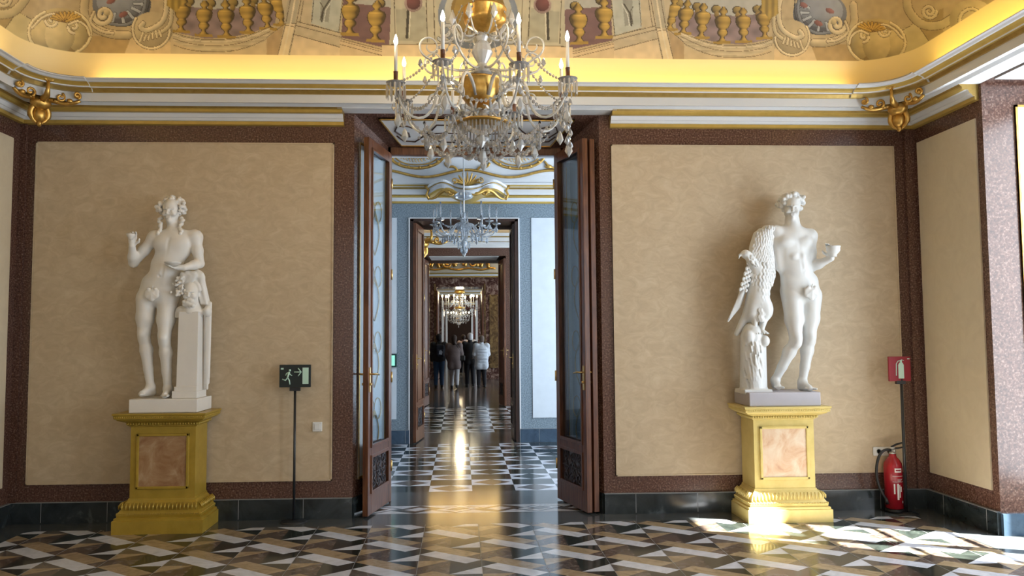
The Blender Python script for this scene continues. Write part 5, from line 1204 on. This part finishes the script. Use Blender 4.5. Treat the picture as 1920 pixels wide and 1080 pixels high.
def main_chandelier():
    X0, Y0 = XC-.004, -1.70; ch = empty('crystal_chandelier', (X0, Y0, 0), 0, 'large crystal chandelier with gilt bowls and lit candles hanging in the near room', 'chandelier')
    b = MB(); b.tube([(0, 0, 4.2), (0, 0, 5.1)], .012, 8); b.tube([(0.0, 0, 2.86), (0, 0, 4.2)], .009, 6); b.build('rod', M['black'], ch)
    for z0, prof, nm in ((3.17, [(.004, -.01), (.03, .0), (.085, .03), (.125, .085), (.136, .13), (.136, .19), (.142, .195), (.142, .205), (.13, .205), (.12, .19)], 'gilt_bowl'),
                         (3.72, [(.03, -.02), (.05, .0), (.10, .03), (.14, .06), (.15, .085), (.15, .15), (.155, .155), (.15, .165), (.13, .16)], 'gilt_bowl')):
        b = MB(); b.lathe(prof, 28, (-.02 if z0 < 3.5 else .02, 0, z0)); b.build(nm, M['gold'], ch)
    b = MB(); b.lathe([(.16, -.012), (.19, -.006), (.20, .004), (.185, .012), (.15, .006)], 28, (0, 0, 3.06)); b.build('gilt_ring', M['gold'], ch)
    for z, pf in ((3.40, [(.03, 0), (.07, .02), (.05, .06), (.03, .09), (.055, .13), (.075, .17), (.06, .22), (.03, .25), (.045, .28), (.03, .31)]), (3.88, [(.03, 0), (.06, .03), (.03, .07), (.05, .12), (.08, .17), (.05, .23), (.02, .30)]),
                  (2.90, [(.01, 0), (.045, .03), (.055, .06), (.03, .09), (.04, .12), (.06, .16), (.04, .22), (.02, .26)])): b = MB(); b.lathe(pf, 12, (0, 0, z), smooth=False); b.build('glass_stem', M['crystalw'], ch)
    R = .62; n = 0
    for k in range(8):
        a = radians(-25+45*k); c, s = cos(a), sin(a); P = lambda r, z, o=0: (r*c-o*s, r*s+o*c, z)
        dz = .0 if k % 2 == 0 else -.02
        b = MB(); b.tube(bez(P(.11, 3.24), P(.22, 3.42), P(.33, 3.36), P(.34, 3.22), 8)+bez(P(.34, 3.22), P(.36, 3.02), P(.56, 2.98), P(.62, 3.26+dz), 10)[1:], [.013-.0003*i for i in range(19)], 7)
        b.tube([P(.34+.055*cos(t)*(1-t/9), 3.19+.055*sin(t)*(1-t/9)) for t in np.linspace(0, 7, 22)], .006, 5)
        ar = b.build('arm', M['crystalw'], ch)
        b = MB(); b.lathe([(.012, -.02), (.035, -.01), (.060, .004), (.066, .012), (.060, .012), (.03, .004)], 14, P(R, 3.29+dz), smooth=False); b.build('drip_pan', M['crystal'], ar)
        b = MB(); b.lathe([(.014, 0), (.017, .01), (.015, .03), (.015, .075), (.018, .08)], 10, P(R, 3.295+dz)); b.build('candle_socket', M['wood'], ar)
        b = MB(); b.lathe([(.0115, 0), (.0115, .185)], 10, P(R, 3.37+dz)); b.build('candle', M['plastic'], ar)
        b = MB(); b.lathe([(.003, 0), (.012, .012), (.015, .028), (.010, .05), (.002, .075)], 10, P(R, 3.555+dz)); b.build('flame_bulb', M['bulb'], ar)
        for j in range(12):
            t = 2*pi*j/12; lnk('crystal_prism', PRISM, ar, (P(R, 0)[0]+.062*cos(t), P(R, 0)[1]+.062*sin(t), 3.29+dz), t+pi/2)
        # tassel of drops below the pan
        for j, (zz, kk) in enumerate(((3.24, 'm'), (3.17, 'm'), (3.10, 'l'))): lnk('crystal_drop', DR[kk], ch, P(R+(.012 if j % 2 else -.012), zz+dz, .01*(j-1)), j)
        if k == 0:
            for j in range(7): lnk('crystal_drop', DR['m'], ch, P(R+.012*cos(j*2.1), 3.05-.028*j, .02*sin(j*2.1)), j)
            lnk('crystal_drop', DR['l'], ch, P(R, 2.88), 0)
        # upper curled scroll arms
        b = MB(); b.tube(bez(P(.06, 3.45), P(.16, 3.40), P(.30, 3.42), P(.38, 3.47), 8)+[P(.38+.085*sin(t)*(1-t/11), 3.56-.085*cos(t)*(1-t/11)) for t in np.linspace(0.1, 8.2, 34)], [.009-.00011*i for i in range(43)], 6)
        b.tube(bez(P(.05, 3.70), P(.14, 3.62), P(.20, 3.74), P(.22, 3.84), 10), .007, 6)
        b.build('scroll_arm', M['crystalw'], ch)
        lnk('crystal_drop', DR['m'], ch, P(.45, 3.47), k); lnk('crystal_drop', DR['l'], ch, P(.22, 3.84), k); lnk('crystal_drop', DR['s'], ch, P(.30, 3.42), k)
        a2 = radians(-25+45*(k+1)); Q = lambda r, z: (r*cos(a2), r*sin(a2), z)
        b = MB(); beads(b, sag(P(R-.02, 3.22), Q(R-.02, 3.22), .16, 17), .010, .012); b.build('bead_garland', M['crystal'], ch)
        b = MB(); beads(b, sag(P(.42, 3.03), Q(.42, 3.03), .13, 13), .012, .018); b.build('bead_garland', M['crystal'], ch)
        b = MB(); beads(b, sag(P(.50, 3.02), P(.05, 2.92), .09, 15), .009, .013); b.build('bead_garland', M['crystal'], ch)
        b = MB(); beads(b, sag(P(.58, 3.30), P(.15, 3.88), .10, 22), .008, .011); b.build('bead_garland', M['crystal'], ch)
        b = MB()
        for j in range(5): t = a+radians(9*j); b.tube([(.17*cos(t), .17*sin(t), 3.05), (.17*cos(t), .17*sin(t), 2.97)], .006, 5, smooth=False)
        b.build('crystal_fringe', M['crystal'], ch)
        m2 = radians(-2.5+45*k); lnk('crystal_drop', DR['l'], ch, (.36*cos(m2), .36*sin(m2), 2.915), k)
        lnk('crystal_drop', DR['m'], ch, (.17*cos(m2), .17*sin(m2), 2.97), k); lnk('crystal_drop', DR['m'], ch, (.09*cos(a), .09*sin(a), 2.93), k)
        b = MB()                                         # leafy glass rosettes round the stem
        for q in range(7):
            u = q*pi/3.5; zz = 3.12; r_ = .14
            b.tube([P(r_, zz), P(r_+.035, zz+.05*sin(u), .05*cos(u)), P(r_+.03, zz+.07*sin(u), .07*cos(u))], [.012, .009, .003], 5, smooth=False)
        b.ball(P(r_+.02, 3.12), .018, 6, smooth=False); b.build('glass_rosette', M['crystalw'], ch)
    lnk('crystal_drop', dropm('crystal_drop', .035, .13, M['crystalw'], 8), ch, (0, 0, 2.90))
    b = MB(); b.ball((0, 0, 2.93), .03, 8); b.build('finial', M['black'], ch)
    for i in range(4):
        a = radians(20+90*i); l = bpy.data.lights.new('candle_light', 'POINT'); l.energy = LCH/4; l.color = (1, .78, .5); l.shadow_soft_size = .06
        o = bpy.data.objects.new('candle_light', l); col.objects.link(o); o.location = (X0+.66*cos(a), Y0+.66*sin(a), 3.72); o.parent = None
main_chandelier()
def small_chandelier(loc, R, n, z0, z1, label, lit, glass, gold, stem_top, group=None, light=0):
    """z0 bottom drop, z1 candle tips"""
    ch = empty('crystal_chandelier', (loc[0], loc[1], 0), 0, label, 'chandelier'); H = z1-z0; Z = lambda t: z0+H*t
    b = MB(); b.tube([(0, 0, Z(.1)), (0, 0, stem_top)], .010, 6); b.build('rod', M['silver'] if not lit else M['brass'], ch)
    b = MB(); s = H
    b.lathe([(.02, 0), (.10*s, .03*s), (.14*s, .09*s), (.12*s, .16*s), (.05*s, .2*s), (.03*s, .25*s), (.05*s, .3*s), (.03*s, .36*s)], 14, (0, 0, Z(.40)), smooth=False)
    b.build('glass_stem', glass, ch); b = MB(); b.lathe([(.03*s, 0), (.15*s, .04*s), (.17*s, .08*s), (.13*s, .13*s), (.04*s, .15*s)], 16, (0, 0, Z(.98))); b.build('canopy', M['gold'] if lit else glass, ch); b = MB(); b.lathe([(.01, 0), (.05*s, .05*s), (.07*s, .10*s), (.03*s, .14*s), (.03*s, .2*s)], 10, (0, 0, Z(.12)), smooth=False); b.build('glass_bulb', glass, ch)
    if gold:
        b = MB(); b.lathe([(.05*s, 0), (.14*s, .04*s), (.16*s, .10*s), (.15*s, .11*s)], 16, (0, 0, Z(.48))); b.build('gilt_bowl', M['gold'], ch)
    for k in range(n):
        a = 2*pi*k/n+.2; P = lambda r, z: (r*cos(a), r*sin(a), z); rr = R*(1 if k % 2 == 0 else .82)
        b = MB(); b.tube(bez(P(.05*s, Z(.5)), P(rr*.35, Z(.72)), P(rr*.4, Z(.28)), P(rr*.7, Z(.34)), 8)+bez(P(rr*.7, Z(.34)), P(rr*.9, Z(.36)), P(rr, Z(.42)), P(rr, Z(.56)), 6)[1:], .011*max(1, R), 6); ar = b.build('arm', glass, ch)
        b = MB(); b.lathe([(.01, -.01), (.05, .0), (.055, .012), (.02, .012)], 10, P(rr, Z(.57)), smooth=False); b.build('drip_pan', glass, ar)
        b = MB(); b.lathe([(.010, 0), (.010, H*.30)], 8, P(rr, Z(.58))); b.build('candle', M['plastic'] if lit else M['crystal2'], ar)
        if lit: b = MB(); b.ball(P(rr, Z(.92)), (.035, .035, .055), 8); b.build('flame_bulb', M['bulbfar'], ar)
        lnk('crystal_drop', DR['b'], ch, P(rr, Z(.53)), k); lnk('crystal_drop', DR['b'], ch, P(rr*.7, Z(.33)), k); lnk('crystal_drop', DR['l' if lit else 'b'], ch, P(rr*.45, Z(.36)), k)
        b = MB(); a2 = 2*pi*(k+1)/n+.2; r2 = R*(1 if (k+1) % 2 == 0 else .82); beads(b, sag(P(rr, Z(.54)), (r2*cos(a2), r2*sin(a2), Z(.54)), .10*s, 9), .010*max(1, R*1.3), .012*max(1, R*1.3)); b.build('bead_garland', glass, ch)
        if lit: b = MB(); beads(b, sag(P(rr*.8, Z(.6)), P(.05, Z(1.1)), .08*s, 9), .018, .024); b.build('bead_garland', glass, ch)
    for k in range(8): a = k*pi/4; lnk('crystal_prism', PRISM_B, ch, (.10*s*cos(a), .10*s*sin(a), Z(.24)), a); 
    if not lit:
        b = MB(); b.lathe([(.02, -.06), (.045, -.03), (.05, 0), (.03, .03)], 8, (0, 0, Z(.10)), smooth=False); b.build('finial', glass, ch)
    lnk('crystal_drop', DR['l'], ch, (0, 0, Z(.11)))
    if light:
        l = bpy.data.lights.new('candle_light', 'POINT'); l.energy = light; l.color = (1, .80, .5); l.shadow_soft_size = .16
        o = bpy.data.objects.new('candle_light', l); col.objects.link(o); o.location = (loc[0], loc[1]-R-.4, Z(.85))
    return ch
small_chandelier((.05, 2.85), .43, 10, 2.62, 3.34, 'unlit clear glass chandelier hanging in the white and blue room beyond the door', False, M['crystal2'], False, 4.6)
small_chandelier((-.02, 25.5), .74, 12, 2.00, 3.35, 'brilliantly lit gilded crystal chandelier far down the enfilade above the visitors', True, M['crystal'], True, 5.6, light=LC3)
small_chandelier((-.10, 38.), .62, 8, 2.05, 3.0, 'small distant lit chandelier directly below and behind the brilliantly lit one', True, M['crystal'], True, 5.6, light=LC3*.7)
# ================================================================ VISITORS
SKIN = flat('skin', (.52, .34, .26), .5, .05)
def person(loc, h, rz, label, coat, hair, trousers, shoes, coat_len=.48, stride=0., armb=(0, 0), hairlen=.0, hatlike=False, seed=0, wide=1., longhair=False):
    """stands on z=0 looking along local +y; proportions for 1.7 m scaled to h"""
    e = empty('person', loc, rz, label, 'person'); s = h/1.7
    q = lambda x, y, z: V3(x*s, y*s, z*s)
    hip = [q(-.085, 0, .88), q(.085, 0, .88)]; kn = [q(-.09, .03+stride*.5, .48), q(.09, .03-stride*.4, .48)]; an = [q(-.095, stride, .085), q(.095, -stride*.9, .085+abs(stride)*.25)]
    sh = [q(-.175, 0, 1.37), q(.175, 0, 1.37)]; el = [q(-.23, -.02+armb[0]*.05, 1.10), q(.23, -.02+armb[1]*.05, 1.10)]; wr_ = [q(-.22, .05+armb[0]*.2, .88+armb[0]*.25), q(.22, .05+armb[1]*.2, .88+armb[1]*.25)]
    pr = [ell(q(0, 0, 1.22), (.15*s, .10*s, .19*s), k=.03), ell(q(0, 0, 1.02), (.14*s, .10*s, .13*s), k=.04), ell(q(0, -.02, .92), (.16*s, .11*s, .11*s), k=.04), cap(q(0, 0, 1.38), q(0, .01, 1.50), .055*s, .05*s, .03)]
    for i in (0, 1):
        arm(pr, sh[i], el[i], wr_[i], s); d = wr_[i]-el[i]; hand(pr, wr_[i], d, (0, 1, .2), -1 if i else 1, .5, s, .006)
        a, k_, m = hip[i], kn[i], an[i]; pr += [cap(a, k_, .085*s, .052*s, .03), cap(k_, m, .052*s, .033*s, .02), cap(m, m+q(0, .14, -.05), .035*s, .026*s, .02)]
    face(pr, q(0, .01, 1.585), (0, 1, -.03), (0, 0, 1), s)
    link('body', sdf_mesh('body', pr, .010, SKIN), e)
    W = wide; pr = [cap(q(-.10, 0, 1.34), q(.10, 0, 1.34), .085*s*W, .085*s*W, .04), ell(q(0, -.01, 1.20), (.205*s*W, .145*s*W, .22*s), k=.04), ell(q(0, -.01, 1.0), (.195*s*W, .15*s*W, .2*s), k=.05)]
    zl = .90-coat_len+.12; pr += [cap(q(-.05, 0, .98), q(-.075*W, 0, zl+.12), .135*s*W, .125*s*W, .04), cap(q(.05, 0, .98), q(.075*W, 0, zl+.12), .135*s*W, .125*s*W, .04)]
    for i in (0, 1): pr += [ell(sh[i], .088*s*W, k=.03), cap(sh[i], el[i], .078*s*W, .066*s*W, .03), cap(el[i], wr_[i], .066*s*W, .050*s, .02)]
    pr += [cap(q(0, 0, 1.43), q(0, 0, 1.47), .078*s, .070*s, .02), bxs(q(0, 0, zl-.15), (.5, .5, .15*s), k=.004, sub=True)]
    if seed:
        for z in np.arange(zl+.1, 1.35, .11): pr.append(bxs(q(0, -.17, z), (.3, .03, .004), k=.02, sub=True))
    link('coat', sdf_mesh('coat', pr, .011, coat), e)
    pr = []
    for i in (0, 1): pr += [cap(hip[i], kn[i], .105*s, .075*s, .03), cap(kn[i], an[i]+q(0, 0, .03), .072*s, .060*s, .02)]
    link('trousers', sdf_mesh('trousers', pr, .011, trousers), e)
    for i in (0, 1):
        m = an[i]; pr = [cap(m+q(0, -.01, .02), m+q(0, -.02, -.045), .048*s, .042*s, .02), cap(m+q(0, 0, -.04), m+q(0, .15, -.055), .042*s, .034*s, .02)]
        link('shoe', sdf_mesh('shoe', pr, .010, shoes), e)
    pr = [ell(q(0, -.018, 1.625), (.092*s, .100*s, .100*s), k=.02), ell(q(0, -.05, 1.57), (.080*s, .065*s, .09*s), k=.02)]
    if longhair: pr.append(cap(q(0, -.05, 1.58), q(0, -.075, 1.45), .078*s, .06*s, .03))
    link('hair', sdf_mesh('hair', pr, .009, hair), e)
    return e
def cloth(n, c): return flat(n, c, .8, .12, 20)
gy_ = 16.85
def gx_(px, y): return onY(px, 728, y)[0]
DK = cloth('black_wool', (.012, .012, .016)); JN = cloth('blue_jeans', (.02, .06, .13)); BK = cloth('black_trousers', (.010, .010, .014)); SHB = flat('black_leather', (.01, .01, .01), .4)
BRN = cloth('dark_brown_hair', (.035, .02, .014))
person((gx_(823, gy_), gy_, 0), 1.64, .05, 'person in a black jacket and blue jeans seen from behind, leftmost of the visitors', DK, cloth('black_hair', (.008, .007, .008)), JN, SHB, .20, .02, (0, .6), wide=1.08)
person((gx_(852, gy_), gy_-.35, 0), 1.60, -.1, 'person in a long taupe coat and pale trousers walking away with a shoulder strap', cloth('taupe_wool', (.15, .115, .11)), BRN, cloth('pale_beige_trousers', (.42, .42, .44)), SHB, .42, .13, (.2, .7), wide=1.12, longhair=True)
person((gx_(882, gy_), gy_+.45, 0), 1.66, .15, 'person in a black coat with white hair between the taupe and the white coat', DK, cloth('white_hair', (.6, .6, .62)), BK, SHB, .34, .05, (.6, .2), wide=1.0)
person((gx_(903, gy_), gy_-.05, 0), 1.58, .2, 'person in a long white quilted coat and black trousers, rightmost of the visitors', cloth('white_quilted_nylon', (.62, .68, .76)), cloth('grey_brown_hair', (.16, .12, .10)), BK, SHB, .42, .03, (.5, .9), seed=1, wide=1.18)
py2 = 24.6
person((onY(869, 700, py2)[0], py2, 0), 1.62, 0, 'person in a pale pink top and black trousers standing farther down the enfilade', cloth('pale_pink_knit', (.55, .42, .42)), BRN, BK, cloth('light_shoes', (.5, .48, .42)), .16, .05, (.7, .7))
person((onY(880, 700, py2)[0]+.05, py2+1.0, 0), 1.66, 0, 'person in a white top farther down the enfilade, partly hidden by the black coat', cloth('white_cotton', (.66, .66, .7)), BRN, BK, SHB, .16, .04, (.6, .6))
# bags
e = empty('backpack', (gx_(824, gy_)+.03, gy_-.20, 1.14), .05, 'dark backpack with a pale blue emblem on the back of the leftmost visitor', 'backpack')
link('pack_body', sdf_mesh('pack_body', [bxs((0, 0, 0), (.125, .065, .19), rd=.05), bxs((0, -.06, -.06), (.10, .04, .10), rd=.035, k=.02)], .009, cloth('navy_nylon', (.015, .02, .035))), e)
b = MB(); b.prism([(-.04, -.10), (.05, -.12), (.07, -.03), (.02, .02), (-.03, .0)], -.108, -.098, 0, 'y'); b.build('emblem', cloth('pale_blue_print', (.35, .42, .5)), e)
b = MB(); b.tube([(-.08, .05, .18), (-.09, .16, .26), (-.09, .26, .20)], .015, 6); b.tube([(.08, .05, .18), (.09, .16, .26), (.09, .26, .20)], .015, 6); b.build('shoulder_strap', BK, e)
e = empty('shoulder_bag', (gx_(863, gy_)+.06, gy_-.40, .92), 0, 'small black bag on a long strap at the right side of the taupe coat', 'bag')
link('bag_body', sdf_mesh('bag_body', [bxs((0, 0, 0), (.09, .045, .08), rd=.03)], .009, SHB), e)
b = MB(); b.tube([(0, 0, .06), (-.08, -.06, .25), (-.22, -.09, .46), (-.29, .0, .56)], .010, 6); b.build('strap', SHB, e)
